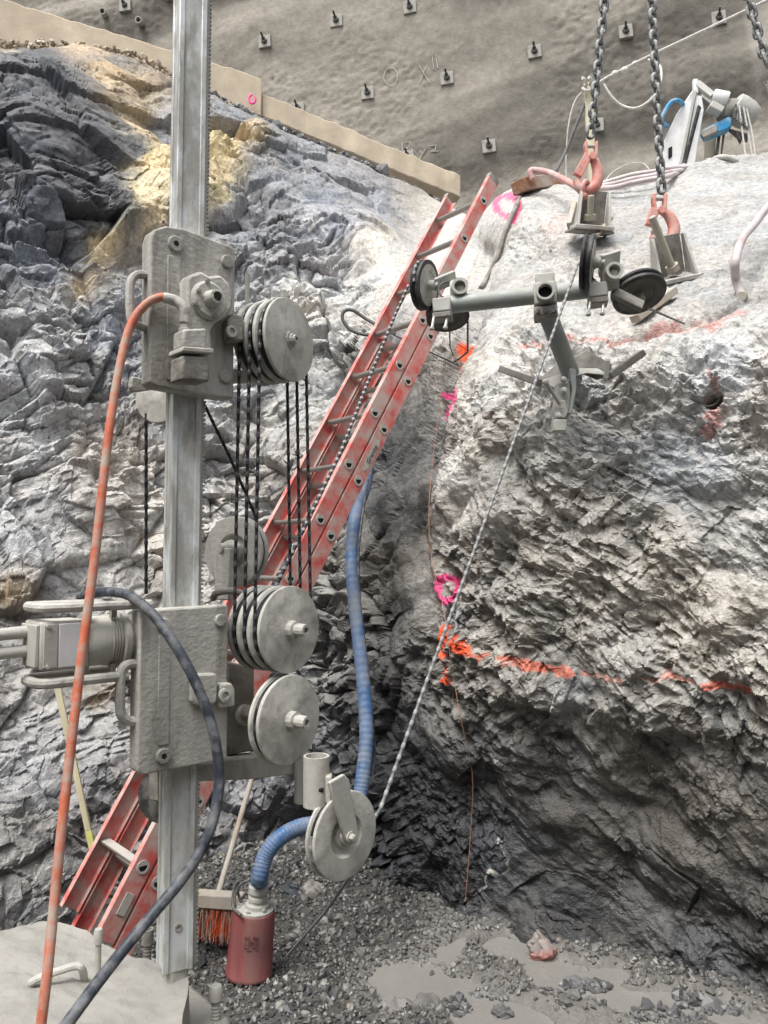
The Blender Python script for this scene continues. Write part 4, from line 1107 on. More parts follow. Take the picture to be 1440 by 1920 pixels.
# motor on the left
axz = L(150, 1203, 0.0).z
X = lambda px: L(px, 1203, 0.0).x
mo = SB().lathe([(.052, -X(258)), (.052, -X(226)), (.062, -X(226)), (.062, -X(216)), (.050, -X(214)), (.053, -X(190)), (.053, -X(160)), (.046, -X(150))], (0, 0, axz), (-1, 0, 0), 36).build('motor', 'mud_light', lo)
for k in range(4):
    xx_ = -X(212) + .006 * k
    SB().lathe([(.0515, xx_), (.055, xx_ + .001), (.055, xx_ + .003), (.0515, xx_ + .004)], (0, 0, axz), (-1, 0, 0), 36, cap=False).build('motor_rib', 'mud_light', mo)
x0_, x1_ = X(150), X(60)
SB().box(((x0_ + x1_) / 2, 0, axz), (abs(x1_ - x0_), .098, .098)).build('motor_end_box', 'mud_light', lo, bevel=0.006)
SB().box(((x0_ + x1_) / 2 + .012, -.0505, axz), (abs(x1_ - x0_) * .55, .006, .088)).build('cover_plate', 'white_paint', mo, bevel=0.002)
SB().box((x1_ - .004, 0, axz), (.008, .085, .085)).build('cover_plate', 'mud_light', mo, bevel=0.002)
SB().box(((x0_ + x1_) / 2 - .03, -.0505, axz), (abs(x1_ - x0_) * .28, .006, .086)).build('data_plate', 'steel_dusty', mo, bevel=0.001)
for k in (-1, 1):
    for j in (-1, 1):
        SB().lathe([(.004, 0), (.004, .005), (0, .005)], Vector(((x0_ + x1_) / 2 + k * .036, -.052, axz + j * .040)), (0, -1, 0), 8).build('bolt', 'steel_bright', mo)
for dz in (.026, -.012):
    SB().cyl((x1_ - .005, .015, axz + dz), (x1_ - .09, .015, axz + dz - .004), .013, .012).build('hose_coupling', 'mud_light', mo)
for dz, nm in ((.076, 'guard_bar'), (-.074, 'guard_bar')):
    xa = X(262) if dz > 0 else X(222); xb = X(66) - .004
    rod([(xa, -.048, axz + dz), ((xa + xb) / 2, -.05, axz + dz), (xb + .02, -.05, axz + dz), (xb, -.035, axz + dz), (xb - .002, 0, axz + dz), (xb, .035, axz + dz), (xb + .02, .05, axz + dz), ((xa + xb) / 2, .05, axz + dz), (xa, .048, axz + dz)], .0105, nm, 'mud_steel', lo)
    for px in (200, 150):
        SB().box((X(px), -.03, axz + dz * .85), (.012, .012, .03)).build('guard_post', 'mud_dark', lo)

# ---- pulleys
def wheel(C, a, r, grooves, pitch, name, parent, dished=False, face='wheel_face', hub=0.0, nut=0.0, tiltn=0.0, flange=.008):
    """wheel whose outer face centre is C; its axis points a degrees right of the viewer, tiltn up"""
    n_ = Vector((math.sin(R(a)) * math.cos(R(tiltn)), -math.cos(R(a)) * math.cos(R(tiltn)), math.sin(R(tiltn))))
    ax = -n_
    T = flange + grooves * pitch
    m = MB()
    if dished:
        prof = [(0, .004), (r * .10, .004), (r * .26, .004), (r * .30, .012), (r * .44, .012), (r * .50, .0), (r - .004, 0)]
    else:
        prof = [(0, -.001), (r * .2, -.001), (r * .24, 0), (r - .004, 0)]
    prof += [(r - .001, .001), (r, .003)]
    h = .003
    for k in range(grooves):
        h = flange * .6 + k * pitch
        prof += [(r, h), (r - .001, h + pitch * .14), (r - .004, h + pitch * .22), (r - .012, h + pitch * .30), (r - .0125, h + pitch * .42), (r - .0125, h + pitch * .58), (r - .012, h + pitch * .70), (r - .004, h + pitch * .78), (r - .001, h + pitch * .86), (r, h + pitch)]
    prof += [(r, T - .002), (r - .003, T), (0, T)]
    m.lathe(prof, C, ax, 64, cap=False)
    w_ = m.build(name, face, parent, smooth=25)
    rl = MB()
    for k in range(grooves):
        h = flange * .6 + k * pitch + pitch * .5
        rl.lathe([(r - .007, h - pitch * .24), (r - .0115, h - pitch * .12), (r - .0115, h + pitch * .12), (r - .007, h + pitch * .24), (r - .03, h), (r - .007, h - pitch * .24)], C, ax, 64, cap=False)
    rl.build('rubber_liner', 'rubber', w_)
    if hub:
        MB().lathe([(r * .21, .001), (r * .20, -hub * .35), (r * .13, -hub * .38), (r * .125, -hub * .5), (r * .15, -hub * .52), (r * .14, -hub), (r * .075, -hub), (r * .07, -hub * .8), (0, -hub * .8)], C, ax, 12, cap=False).build('hub', 'mud_light', w_, smooth=20)
    return n_, T
def tangent_pts(C, a, r, flange, pitch, k):
    n_ = Vector((math.sin(R(a)), -math.cos(R(a)), 0)); t = Vector((math.cos(R(a)), math.sin(R(a)), 0))
    c = C - n_ * (flange * .6 + pitch * (k + .5))
    return c, t
UC, UA, UR = P(545, 637, 1.86), 62, .103
LC, LA, LR = P(545, 1180, 1.86), 54, .104
wheel(UC, UA, UR, 3, .030, 'pulley', saw, hub=.012)
c = UC; n_ = Vector((math.sin(R(UA)), -math.cos(R(UA)), 0))
MB().lathe([(.012, 0), (.010, .014), (.0055, .014), (.005, .004), (0, .004)], UC + n_ * .004, n_, 10, cap=False).build('axle_end', 'mud_steel', saw)
wheel(LC, LA, LR, 3, .034, 'pulley', saw, hub=.05)
wheel(P(545, 1350, 1.845), 54, .105, 1, .026, 'pulley', saw, hub=.052, flange=.011)
MB().cyl(UC, UC - n_ * .16, .018).build('axle', 'mud_dark', saw)
n2 = Vector((math.sin(R(LA)), -math.cos(R(LA)), 0))
MB().cyl(LC, LC - n2 * .19, .02).build('axle', 'mud_dark', saw)
c3 = P(545, 1350, 1.845)
MB().cyl(c3, c3 - n2 * .15, .02).build('axle', 'mud_dark', saw)
# guide wheel with its clamp tube and arm
GC, GA, GR = P(650, 1567, 1.80), 47, .0985
wheel(GC, GA, GR, 1, .024, 'guide_pulley', saw, dished=True, flange=.009)
ng = Vector((math.sin(R(GA)), -math.cos(R(GA)), 0)); tg = Vector((math.cos(R(GA)), math.sin(R(GA)), 0))
def GP(px, py, off):
    """pixel on the guide wheel's plane, off metres in front of it"""
    o = Vector((0, 0, CAMZ)); d = ray(px, py); c0 = GC + ng * off
    return o + d * ((c0 - o).dot(ng) / d.dot(ng))
tubec = P(593, 1465, 1.80)
rt = 24 * 1.80 / F
ptop, pbot = P(593, 1417, 1.80), P(592, 1511, 1.80)
gt = MB().pipe(Vector((tubec.x, tubec.y, pbot.z)), Vector((tubec.x, tubec.y, ptop.z)), rt, rt * .82, 32).build('clamp_tube', 'mud_light', saw)
MB().box(Vector((tubec.x, tubec.y, tubec.z)) + tg * .0 + Vector((.030, -.012, -.012)), (.014, .034, .062)).build('clamp_jaw', 'mud_light', gt, bevel=0.004)
MB().box(Vector((tubec.x, tubec.y, tubec.z)) + Vector((.012, -.024, -.012)), (.014, .010, .010)).build('slot', 'void', gt, bevel=0.003)
MB().prism([GP(a, b, .012) for a, b in ((612, 1466), (640, 1450), (650, 1460), (654, 1492), (668, 1560), (664, 1578), (650, 1584), (642, 1574), (620, 1496))], ng * .010).build('wheel_arm', 'mud_light', saw, bevel=0.003)
MB().lathe([(.020, -.004), (.020, .006), (.016, .008), (0, .008)], GC, ng, 24).build('hub', 'wheel_face', saw)
cb = GP(656, 1569, .022)
MB().lathe([(.012, 0), (.012, .004)], cb, ng, 20).build('washer', 'mud_light', saw)
MB().lathe([(.008, .003), (.008, .013), (.005, .015), (0, .015)], cb, ng, 6).build('hex_bolt', 'steel_dusty', saw, smooth=0)
# wheels on the back of the saw
BC, BA, BR = P(436, 1034, 2.02), -26, .093
wheel(BC, BA, BR, 1, .024, 'guide_pulley', saw, dished=True, face='mud_steel', flange=.009)
nb_ = Vector((math.sin(R(BA)), -math.cos(R(BA)), 0))
a0 = P(421, 1028, 1.97); a1 = P(419, 1125, 1.97)
MB().bar(a0, a1, .046, .018, up=nb_).build('wheel_arm', 'mud_steel', saw, bevel=0.003)
MB().cyl(a0 + Vector((-.012, -.006, 0)), a0 + Vector((.02, .01, 0)) - nb_ * .02, .013).build('pivot_sleeve', 'mud_steel', saw)
MB().lathe([(.030, 0), (.030, .012), (.024, .016), (0, .016)], BC, nb_, 24).build('hub', 'mud_steel', saw)
MB().tube(smooth_path([P(400, 1122, 1.95), P(406, 1112, 1.93), P(430, 1108, 1.93), P(452, 1112, 1.95)], 6), .009, 10).build('hook_bar', 'mud_dark', saw)
wheel(P(296, 745, 1.93), -14, .065, 1, .022, 'guide_pulley', saw, face='wheel_face')
wheel(P(294, 1496, 1.95), -24, .062, 1, .024, 'guide_pulley', saw, face='steel_dark')
MB().bar(P(290, 1400, 1.93), P(292, 1500, 1.93), .03, .014, up=nb_).build('wheel_arm', 'mud_dark', saw, bevel=0.003)

# ================================================================== SAW WIRE (rubber with diamond beads)
mat('wire_rubber', (0.016, 0.016, 0.019), 0.45, var=0.2, scale=40, bump=0)
mat('wire_bead', (0.10, 0.10, 0.105), 0.4, metal=0.3, var=0.2, scale=60, bump=0)
mat('wire_grey', (0.17, 0.175, 0.18), 0.55, var=0.3, scale=60, bump=0)
mat('wire_bead_pale', (0.30, 0.30, 0.295), 0.5, var=0.15, scale=60, bump=0)
swire = thing('saw_wire', 'long black diamond-bead wire looped over the saw pulleys', 'wire', UC)
def strand(pts, r=.0040, pitch=.030, bead=.012, rb=.0049, mats=('wire_rubber', 'wire_bead'), closed=False, name='strand'):
    pts = [Vector(q) for q in pts]
    if closed: pts = pts + [pts[0]]
    seg = [(b - a).length for a, b in zip(pts[:-1], pts[1:])]
    tot = sum(seg); cum = [0]
    for s_ in seg: cum.append(cum[-1] + s_)
    def at(s_):
        for i in range(len(seg)):
            if s_ <= cum[i + 1] + 1e-9:
                return pts[i].lerp(pts[i + 1], (s_ - cum[i]) / max(seg[i], 1e-9))
        return pts[-1]
    n = max(1, int(tot / pitch)); pp, rr, kinds = [], [], []
    for k in range(n):
        s0 = k * tot / n; pt = tot / n
        for ds, r_, kd in ((0, r, 0), (pt - bead - .002, r, 0), (pt - bead, rb, 1), (pt - .002, rb, 1)):
            pp.append(at(s0 + ds)); rr.append(r_); kinds.append(kd)
    pp.append(at(tot)); rr.append(r); kinds.append(0)
    m = MB().tube(pp, r, 8, rf=lambda i: rr[i])
    o = m.build(name, list(mats), swire, smooth=60)
    mi = [0] * len(o.data.polygons)
    # faces keep the order they were added: 8 per segment
    for i in range(len(pp) - 1):
        if kinds[i] == 1:
            for q in range(8): mi[i * 8 + q] = 1
    o.data.polygons.foreach_set('material_index', mi)
    return o
for k in range(3):
    cu, tu = tangent_pts(UC, UA, UR, .008, .030, k); cl, tl = tangent_pts(LC, LA, LR, .008, .034, k)
    ru, rl_ = UR - .006, LR - .006
    pts = []
    for j in range(17):
        a = math.pi - j * math.pi / 16
        pts.append(cu + tu * (ru * math.cos(a)) + Vector((0, 0, ru * math.sin(a))))
    for j in range(17):
        a = -j * math.pi / 16
        pts.append(cl + tl * (rl_ * math.cos(a)) + Vector((0, 0, rl_ * math.sin(a))))
    strand(pts, closed=True)
# wire down into the clamp tube, round the guide wheel and up to the tripod
strand([P(588, 1395, 1.87), P(588, 1450, 1.83), P(588, 1530, 1.83)])
GW = GC - ng * .018
TR_R = P(1085, 492, 2.78)
arc = []
for j in range(13):
    a = R(170) + j * R(190) / 12
    arc.append(GW + tg * ((GR - .006) * math.cos(a)) + Vector((0, 0, (GR - .006) * math.sin(a))))
strand(arc + [P(712, 1520, 1.89), TR_R], r=.0044, rb=.0054, bead=.013, mats=('wire_grey', 'wire_bead_pale'))
strand([P(512, 1110, 2.1), P(560, 1012, 2.22), P(640, 845, 2.5), P(700, 690, 2.8), P(741, 590, 2.98), P(766, 535, 3.04)], r=.0055, rb=.0066, mats=('wire_rubber', 'wire_bead_pale'))
strand([P(274, 775, 1.94), P(274, 950, 1.95), P(274, 1114, 1.95)], mats=('wire_rubber', 'wire_rubber'))
strand([P(380, 752, 1.95), P(430, 855, 1.99), P(478, 965, 2.04), P(487, 1000, 2.05)], mats=('wire_rubber', 'wire_rubber'))
strand([P(660, 1640, 2.0), P(610, 1710, 2.5), P(540, 1790, 2.75)], r=.0045, rb=.0045, mats=('wire_grey', 'wire_grey'))
# ================================================================== HOSES AND CABLES on the saw
def hose(name, pts, r, mname, label, cat, n=14, sub=10, rib=0.0, ribn=2):
    path = smooth_path(pts, sub)
    m = MB().tube(path, r, n, rf=(lambda i: r * (1 + rib * (1 if (i // ribn) % 2 else -1))) if rib else None)
    o = m.build(name, mname, smooth=80 if not rib else 50)
    return tag(o, label, cat)
f0 = SAW_M @ L(347, 598, UY - .055)
hose('hose', [f0, f0 + Vector((-.002, -.002, .022)), P(330, 564, 1.665), P(305, 557, 1.66), P(280, 566, 1.655), P(255, 592, 1.65), P(238, 630, 1.64), P(222, 700, 1.62), P(207, 790, 1.60), P(195, 890, 1.58), P(182, 1010, 1.56), P(168, 1120, 1.54), P(152, 1240, 1.52), P(139, 1350, 1.50), P(126, 1460, 1.48), P(113, 1580, 1.46), P(101, 1700, 1.44), P(88, 1830, 1.41), P(66, 2010, 1.38)], .0092, 'orange_hose', 'faded orange water hose running from the upper carriage down the left', 'hose')
MB_ = MB().tube(smooth_path([f0 + Vector((0, 0, -.002)), f0 + Vector((-.002, -.002, .022)), P(330, 564, 1.665), P(307, 558, 1.66)], 8), .0115, 14).build('hose_end', 'mud_steel', bpy.data.objects['hose'])
hose('power_cable', [P(150, 1118, 1.78), P(178, 1112, 1.74), P(215, 1110, 1.70), P(250, 1121, 1.66), P(290, 1156, 1.63), P(330, 1212, 1.61), P(365, 1276, 1.60), P(391, 1340, 1.60), P(406, 1402, 1.60), P(411, 1460, 1.60), P(402, 1528, 1.58), P(380, 1588, 1.56), P(340, 1650, 1.53), P(290, 1710, 1.49), P(236, 1775, 1.45), P(176, 1852, 1.38), P(100, 1955, 1.30)], .0108, 'black_cable', 'thick black cable arching from the motor down to the slab', 'cable')

# ================================================================== LADDER (two sections side by side)
LA0 = P(807, 630, 3.88); LC0 = P(282, 1682, 2.90)
la = (LA0 - LC0).normalized()
lr = Vector((-la.y, la.x, 0)).normalized()               # across the rungs, to the left and back
ln = lr.cross(la).normalized()
if ln.x < 0: ln = -ln                                     # towards the right-hand (outer) face
RS = .305; LW = .36
ladder = thing('extension_ladder', 'red two-section extension ladder leaning in the rock corner behind the saw', 'ladder', LC0 - la * .35)
def lad_sec(off, t0, t1, first):
    o0 = LA0 + ln * off
    def at(t, s=0.0, k=0.0): return o0 - la * (t * RS) + lr * s + ln * k
    for s_, sg in ((0.0, -1), (LW, 1)):
        # channel rail: web + two flanges
        m = MB()
        a, b = at(t0, s_), at(t1, s_)
        wv, fl, th = .076, .028, .004
        poly = []
        def pt(k, s): return a + ln * k + lr * s
        pr = [(-wv / 2, 0), (wv / 2, 0), (wv / 2, -sg * fl), (wv / 2 - th, -sg * fl), (wv / 2 - th, -sg * th), (-wv / 2 + th, -sg * th), (-wv / 2 + th, -sg * fl), (-wv / 2, -sg * fl)]
        m.prism([pt(k, s) for k, s in pr], b - a)
        m.build('rail', 'red_paint', ladder, bevel=0.0015)
        MB().prism([pt(k * 1.04, s - (-sg) * .001) for k, s in pr], (a - b).normalized() * -.03 * 1).build('rail_cap', 'mud_dark', ladder)
    t = math.ceil(t0 + .25)
    k = first
    while k < t1 - .1:
        if k > t0 + .1:
            a, b = at(k, .002), at(k, LW - .002)
            # D-shaped rung, flat tread up
            vs = []
            up_ = Vector((0, 0, 1)); fw = (lr.cross(up_)).normalized()
            prof = [(math.cos(q), math.sin(q)) for q in [math.pi + j * math.pi / 10 for j in range(11)]]
            poly = [a + fw * (.019 * cx) + up_ * (.008 + .022 * cy) for cx, cy in prof]
            MB().prism(poly, b - a).build('rung', 'rung_metal', ladder, smooth=30)
            # collars outside the right rail: ring with a D-shaped hole
            ring = MB(); n_ = 22
            oc = [(.0245 * math.cos(2 * math.pi * j / n_), .0245 * math.sin(2 * math.pi * j / n_)) for j in range(n_)]
            ic = []
            for cx, cy in oc:
                ix, iy = cx * .66, min(cy * .66, .005)
                ic.append((ix, iy))
            vs = []
            for d_, ring_c in ((-.002, oc), (-.006, oc), (-.006, ic), (.012, ic)):
                vs += [a + lr * d_ + fw * cx + up_ * cy for cx, cy in ring_c]
            fs = []
            for q in range(3):
                for j in range(n_):
                    fs.append((q * n_ + j, q * n_ + (j + 1) % n_, (q + 1) * n_ + (j + 1) % n_, (q + 1) * n_ + j))
            ring.add(vs, fs).build('rung_collar', 'rung_metal', ladder)
            MB().add([a + lr * -.0035 + fw * cx + up_ * cy for cx, cy in ic], [tuple(range(n_))]).build('rung_hole', 'void', ladder, smooth=0)
        k += 1
lad_sec(0.0, -.25, 9.95, 0.0)
lad_sec(-.087, -3.75, 9.75, -3.1)
# grip plates and sticker on the outer right rail
def lad_pt(t, k): return LA0 - la * (t * RS) + ln * k - lr * .0015
for nm, mt, t0, t1, k0, k1, lift in (('grip_plate', 'mud_light', 9.2, 9.45, -.10, -.065, .003),):
    q = [lad_pt(t0, k0), lad_pt(t0, k1), lad_pt(t1, k1), lad_pt(t1, k0)]
    MB().prism(q, -lr * lift).build(nm, mt, ladder, bevel=0.001)
st = []
for j in range(28):
    a = 2 * math.pi * j / 28
    st.append(lad_pt(2.5 + .36 * math.sin(a) * (1 - .25 * abs(math.sin(a))) * 1.2, .002 + .019 * math.cos(a) * (1 - .55 * abs(math.sin(a)) ** 3)))
stk = MB().prism(st, -lr * .001).build('name_sticker', 'sticker', ladder, smooth=0)
stk['label'] = 'worn oval maker sticker on the rail'
cu = bpy.data.curves.new('sticker_lettering', 'FONT'); cu.body = 'Granite'; cu.size = .034; cu.align_x = 'CENTER'; cu.align_y = 'CENTER'; cu.extrude = .0004; cu.shear = .25
tmp = bpy.data.objects.new('tmp', cu); COL.objects.link(tmp)
bpy.context.view_layer.update()
tm = bpy.data.meshes.new_from_object(tmp.evaluated_get(bpy.context.evaluated_depsgraph_get()))
bpy.data.objects.remove(tmp)
Mt = Matrix.Identity(4)
for i_, v_ in enumerate((la, -ln, -lr)):
    for j_ in range(3): Mt[j_][i_] = v_[j_]
Mt.translation = lad_pt(2.5, .002) - lr * .002
tm.transform(BASE[ladder.name].inverted() @ Mt)
tm.materials.append(MATS['ink'])
to = bpy.data.objects.new('sticker_lettering', tm); COL.objects.link(to); to.parent = stk

# ================================================================== PUMP, BLUE HOSE, BROOM, YELLOW STICK
pb = PZ(466, 1826, 0.02); pb.y += .0
axp = Vector((0.075, 0.0, 1)).normalized()
pump = thing('submersible_pump', 'scuffed red submersible pump standing on the gravel', 'pump', pb)
prr = .090; ph = .25
MB().lathe([(prr * .98, 0), (prr * 1.03, .006), (prr * 1.03, .016), (prr, .02), (prr * .97, ph * .5), (prr * .94, ph - .02), (prr * .90, ph - .004), (prr * .82, ph), (0, ph)], pb, axp, 48).build('body', 'pump_red', pump, smooth=40)
ptop = pb + axp * ph
MB().lathe([(prr * .86, -.001), (prr * .86, .006), (prr * .5, .009), (0, .009)], ptop, axp, 40).build('lid', 'steel_dusty', pump)
MB().lathe([(.048, 0), (.048, .018), (.036, .02), (.033, .03), (.038, .032), (.038, .045), (.034, .047), (.034, .06), (.040, .062), (.040, .085), (.036, .087)], ptop + axp * .004 + Vector((.012, 0, 0)), axp, 28).build('outlet', 'steel_dusty', pump)
for k in range(6):
    a = k * math.pi / 3 + .3
    MB().lathe([(.008, 0), (.008, .010), (0, .011)], ptop + Vector((math.cos(a) * .062, math.sin(a) * .062, .007)), axp, 6).build('bolt', 'steel_bright', pump, smooth=0)
MB().tube(smooth_path([ptop + Vector((-.07, -.02, 0)), ptop + Vector((-.072, -.02, .06)), ptop + Vector((-.05, -.01, .10)), ptop + Vector((-.01, .02, .105))], 6), .006, 8).build('handle', 'steel_dark', pump)
MB().tube(smooth_path([ptop + Vector((.085, 0, -.01)), ptop + Vector((.083, 0, .05)), ptop + Vector((.08, 0, .085))], 6), .0025, 6).build('tie_wire', 'steel_dusty', pump)
emb = []
for j in range(5):
    for i in range(5):
        if (i * 7 + j * 5 + i * j) % 3 != 0:
            aa = R(-100 + i * 7); zz0 = ph * .52 + j * .011
            rr_ = prr * .975 + .0008
            emb.append([pb + axp * (zz0 + dz) + Vector((math.cos(aa + da), math.sin(aa + da), 0)) * rr_ for da, dz in ((0, 0), (R(6), 0), (R(6), .009), (0, .009))])
m = MB()
for q in emb: m.prism(q, Vector((math.cos(R(-80)), math.sin(R(-80)), 0)) * .0008)
mat('emblem_worn', (0.10, 0.03, 0.032), 0.6, var=0.3, scale=60, bump=0, dirt=(0.20, 0.10, 0.09), dirt_amt=0.5, dirt_scale=60)
m.build('worn_emblem', 'emblem_worn', pump, smooth=0)
ho = ptop + axp * .085 + Vector((.012, 0, 0))
hose('discharge_hose', [ho - axp * .03, ho + axp * .03, P(487, 1645, 3.08), P(497, 1606, 3.1), P(520, 1575, 3.12), P(556, 1553, 3.16), P(600, 1543, 3.2), P(645, 1530, 3.3), P(672, 1498, 3.38), P(681, 1450, 3.42), P(687, 1380, 3.48), P(683, 1300, 3.55), P(674, 1210, 3.62), P(664, 1120, 3.7), P(660, 1040, 3.78), P(667, 965, 3.88), P(684, 915, 4.15), P(690, 880, 4.35)], .0325, 'blue_hose', 'ribbed blue discharge hose rising from the red pump behind the saw', 'hose', n=16, sub=26, rib=.022, ribn=2)
hose('pump_cable', [ptop + Vector((-.05, .03, .0)), ptop + Vector((-.07, .03, .05)), P(446, 1652, 3.15), P(438, 1672, 3.15), P(437, 1700, 3.12), P(452, 1716, 3.05)], .006, 'rope_dark', 'thin dark pump cable curling beside the red pump top', 'cable', n=8)
hose('pump_cable', [P(697, 1455, 3.44), P(702, 1400, 3.5), P(694, 1310, 3.56), P(683, 1215, 3.6), P(675, 1130, 3.68), P(672, 1040, 3.76), P(680, 965, 3.86), P(690, 900, 4.0)], .007, 'black_cable', 'thin black cable following the blue hose up the rock', 'cable', n=8)

broom = thing('push_broom', 'push broom with orange bristles and wooden handle leaning behind the mast', 'broom', PZ(405, 1752, 0.0))
h0, h1 = P(340, 1682, 3.34), P(456, 1690, 3.30)
MB().bar(h0, h1, .06, .058).build('head', 'wood_grey', broom, bevel=0.006)
MB().cyl(P(408, 1680, 3.33), P(478, 1440, 3.75), .0125, n=12).build('handle', 'wood_grey', broom)
MB().lathe([(.009, 0), (.009, .004)], P(397, 1681, 3.30), (0, -1, 0), 8).build('screw_hole', 'void', broom)
br = MB(); bd = MB()
for k in range(520):
    t = random.random(); d_ = random.uniform(-.024, .024)
    a = h0.lerp(h1, .03 + .94 * t) + Vector((0, d_, -.028))
    sp = (round(t * 7) / 7 - t) * .10
    b = a + Vector((random.uniform(-.028, .028) - sp, random.uniform(-.03, .02), -random.uniform(.10, .135)))
    mm = a.lerp(b, .5)
    (br if random.random() < .62 else bd).tube([a, mm + Vector((random.uniform(-.004, .004), 0, 0)), b], .0016, 4)
stuff(br.build('bristles', 'bristle', broom)); stuff(bd.build('bristles', 'bristle_dirty', broom))

stick = thing('marker_stick', 'thin pale wooden stick with a yellow tip behind the motor', 'stick', P(180, 1622, 3.3))
a, b = P(104, 1270, 3.35), P(180, 1622, 3.3)
MB().bar(a, a.lerp(b, .82), .026, .014, up=(0, -1, 0)).build('shaft', 'wood_pale', stick, bevel=0.002)
MB().bar(a.lerp(b, .82), b, .026, .014, up=(0, -1, 0)).build('tip', 'yellow_paint', stick, bevel=0.002)

# loose stones
def boulder(name, c, size, cols, label, seed, flat=1.0, parent=None):
    bm = bmesh.new(); bmesh.ops.create_icosphere(bm, subdivisions=4, radius=1)
    q = np.array([v.co[:] for v in bm.verts]); f = np.array([[v.index for v in fc.verts] for fc in bm.faces]); bm.free()
    fv, e_, ci = facet(q * 1.3 + seed, seed, 0.9)
    h = 1 + 0.30 * fv + 0.08 * fbm(q * 3 + seed, seed + 1, 3)
    q = q * h[:, None] * np.array(size) + np.array(c)
    cl = np.array(cols)[None] * (0.85 + 0.4 * ci)[:, None]
    return q, f, cl
def stone(name, c, size, col_, label, seed, group=None):
    q, f, cl = boulder(name, c, size, col_, label, seed)
    return tag(np_mesh(name, q, f, 'stone', cl, smooth=30), label, 'stone', group)
stone('stone', PZ(586, 1674, .08), (.055, .045, .05), (.30, .29, .27), 'pale grey fist-sized stone on the gravel right of the blue hose', 21)
stone('stone', PZ(545, 1672, .06), (.05, .045, .04), (.07, .08, .095), 'dark bluish stone on the gravel behind the red pump', 33)
stone('stone', PZ(800, 1886, .0), (.055, .045, .04), (.16, .155, .145), 'dark flat stone at the edge of the slurry puddle', 44)
stone('stone', PZ(745, 1895, .0), (.06, .05, .04), (.22, .21, .20), 'brown-grey stone left of the dark puddle stone', 47)
stone('stone', PZ(940, 1900, .0), (.04, .03, .025), (.15, .15, .15), 'small dark stone lying in the slurry', 55)
# painted stone: irregular wedge, sprayed on its foot
c0 = PZ(1018, 1800, .0) + Vector((0, .03, .035))
q, f, cl = boulder('stone', c0, (.066, .045, .062), (.30, .27, .25), '', 77)
c0 = np.array(c0)
zz1 = (q[:, 2] - c0[2]) / .062
q[:, 0] = c0[0] + (q[:, 0] - c0[0]) * np.clip(0.80 - 0.38 * zz1, .3, 1.4) - 0.012 * zz1 + 0.012 * fbm(q * 14, 78, 3)
q[:, 2] += 0.014 * fbm(q * 18, 79, 3)
pm = sstep(0.55, -0.35, zz1 + 1.1 * fbm(q * 16, 72, 4)) * (0.65 + 0.35 * fbm(q * 60, 73, 3))
cl = cl * (1 - pm[:, None]) + pm[:, None] * np.array([.60, .22, .19])
tag(np_mesh('stone', q, f, 'stone', cl, smooth=30), 'wedge-shaped stone with salmon paint at the foot of the right rock', 'stone')
# dark pebbly clumps in the slurry, bottom right
n = 500
ang = rng.uniform(0, 6.28, n); rad = np.sqrt(rng.uniform(size=n))
ctr = [(960, 1862, .16, .05), (1240, 1905, .16, .06), (1100, 1850, .10, .04), (830, 1890, .12, .06), (1350, 1880, .18, .08)]
ci = rng.integers(0, len(ctr), n)
bx_ = np.array([PZ(c[0], c[1], 0).x for c in ctr])[ci] + rad * np.cos(ang) * np.array([c[2] for c in ctr])[ci]
by_ = np.array([PZ(c[0], c[1], 0).y for c in ctr])[ci] + rad * np.sin(ang) * np.array([c[3] for c in ctr])[ci]
o = scatter_stones('gravel_clumps', bx_, by_, 0.0 + 0 * bx_, rng.lognormal(math.log(.012), .4, n), np.array([.12, .12, .12])[None] * rng.uniform(.6, 1.5, (n, 1)))
stuff(tag(o, 'dark stones breaking through the pale slurry', 'gravel'))
# ================================================================== TRIPOD PULLEY STAND on the right rock
tri = thing('pulley_stand', 'steel pipe stand with four black-rimmed guide wheels bolted to the right rock', 'pulley stand', on_rock(1055, 790))
pa, pb2 = P(838, 572, 2.95), P(1118, 541, 2.84)
MB().pipe(pa, pb2, .0345, .029, 32).build('cross_pipe', 'galvanised', tri)
cc = P(1022, 566, 2.885)
dx = (pb2 - pa).normalized(); fy = Vector((0, 0, 1)).cross(dx).normalized()
if fy.y > 0: fy = -fy
uz = Vector((0, 0, 1))
Rc = Matrix((dx, -fy, dx.cross(-fy))).transposed()
clamp = MB().box(cc + Vector((0, 0, .02)), (.085, .10, .085), Rc).build('pipe_clamp', 'steel_dusty', tri, bevel=0.006)
MB().box(cc + Vector((.0, .0, .075)), (.072, .085, .05), Rc).build('clamp_cap', 'steel_dusty', tri, bevel=0.006)
MB().box(cc + Vector((.0, -.005, -.05)), (.088, .10, .035), Rc).build('clamp_jaw', 'mud_dark', tri, bevel=0.004)
MB().pipe(cc + fy * .045 + Vector((0, 0, .015)), cc + fy * .085 + Vector((0, 0, .015)), .034, .026, 24).build('clamp_socket', 'steel_dusty', tri)
MB().lathe([(.026, 0), (0, 0)], cc + fy * .055 + Vector((0, 0, .015)), fy, 20, cap=False).build('socket_bore', 'void', tri)
for k in (-1, 0, 1):
    MB().lathe([(.011, 0), (.011, .012), (0, .013)], cc + dx * (.028 * k) + fy * .05 + Vector((0, 0, -.052)), fy, 6).build('bolt', 'steel_dark', tri, smooth=0)
s0, s1 = P(1025, 585, 2.89), P(1076, 716, 3.08)
MB().pipe(s0, s1, .036, .03, 28).build('stem_pipe', 'galvanised', tri)
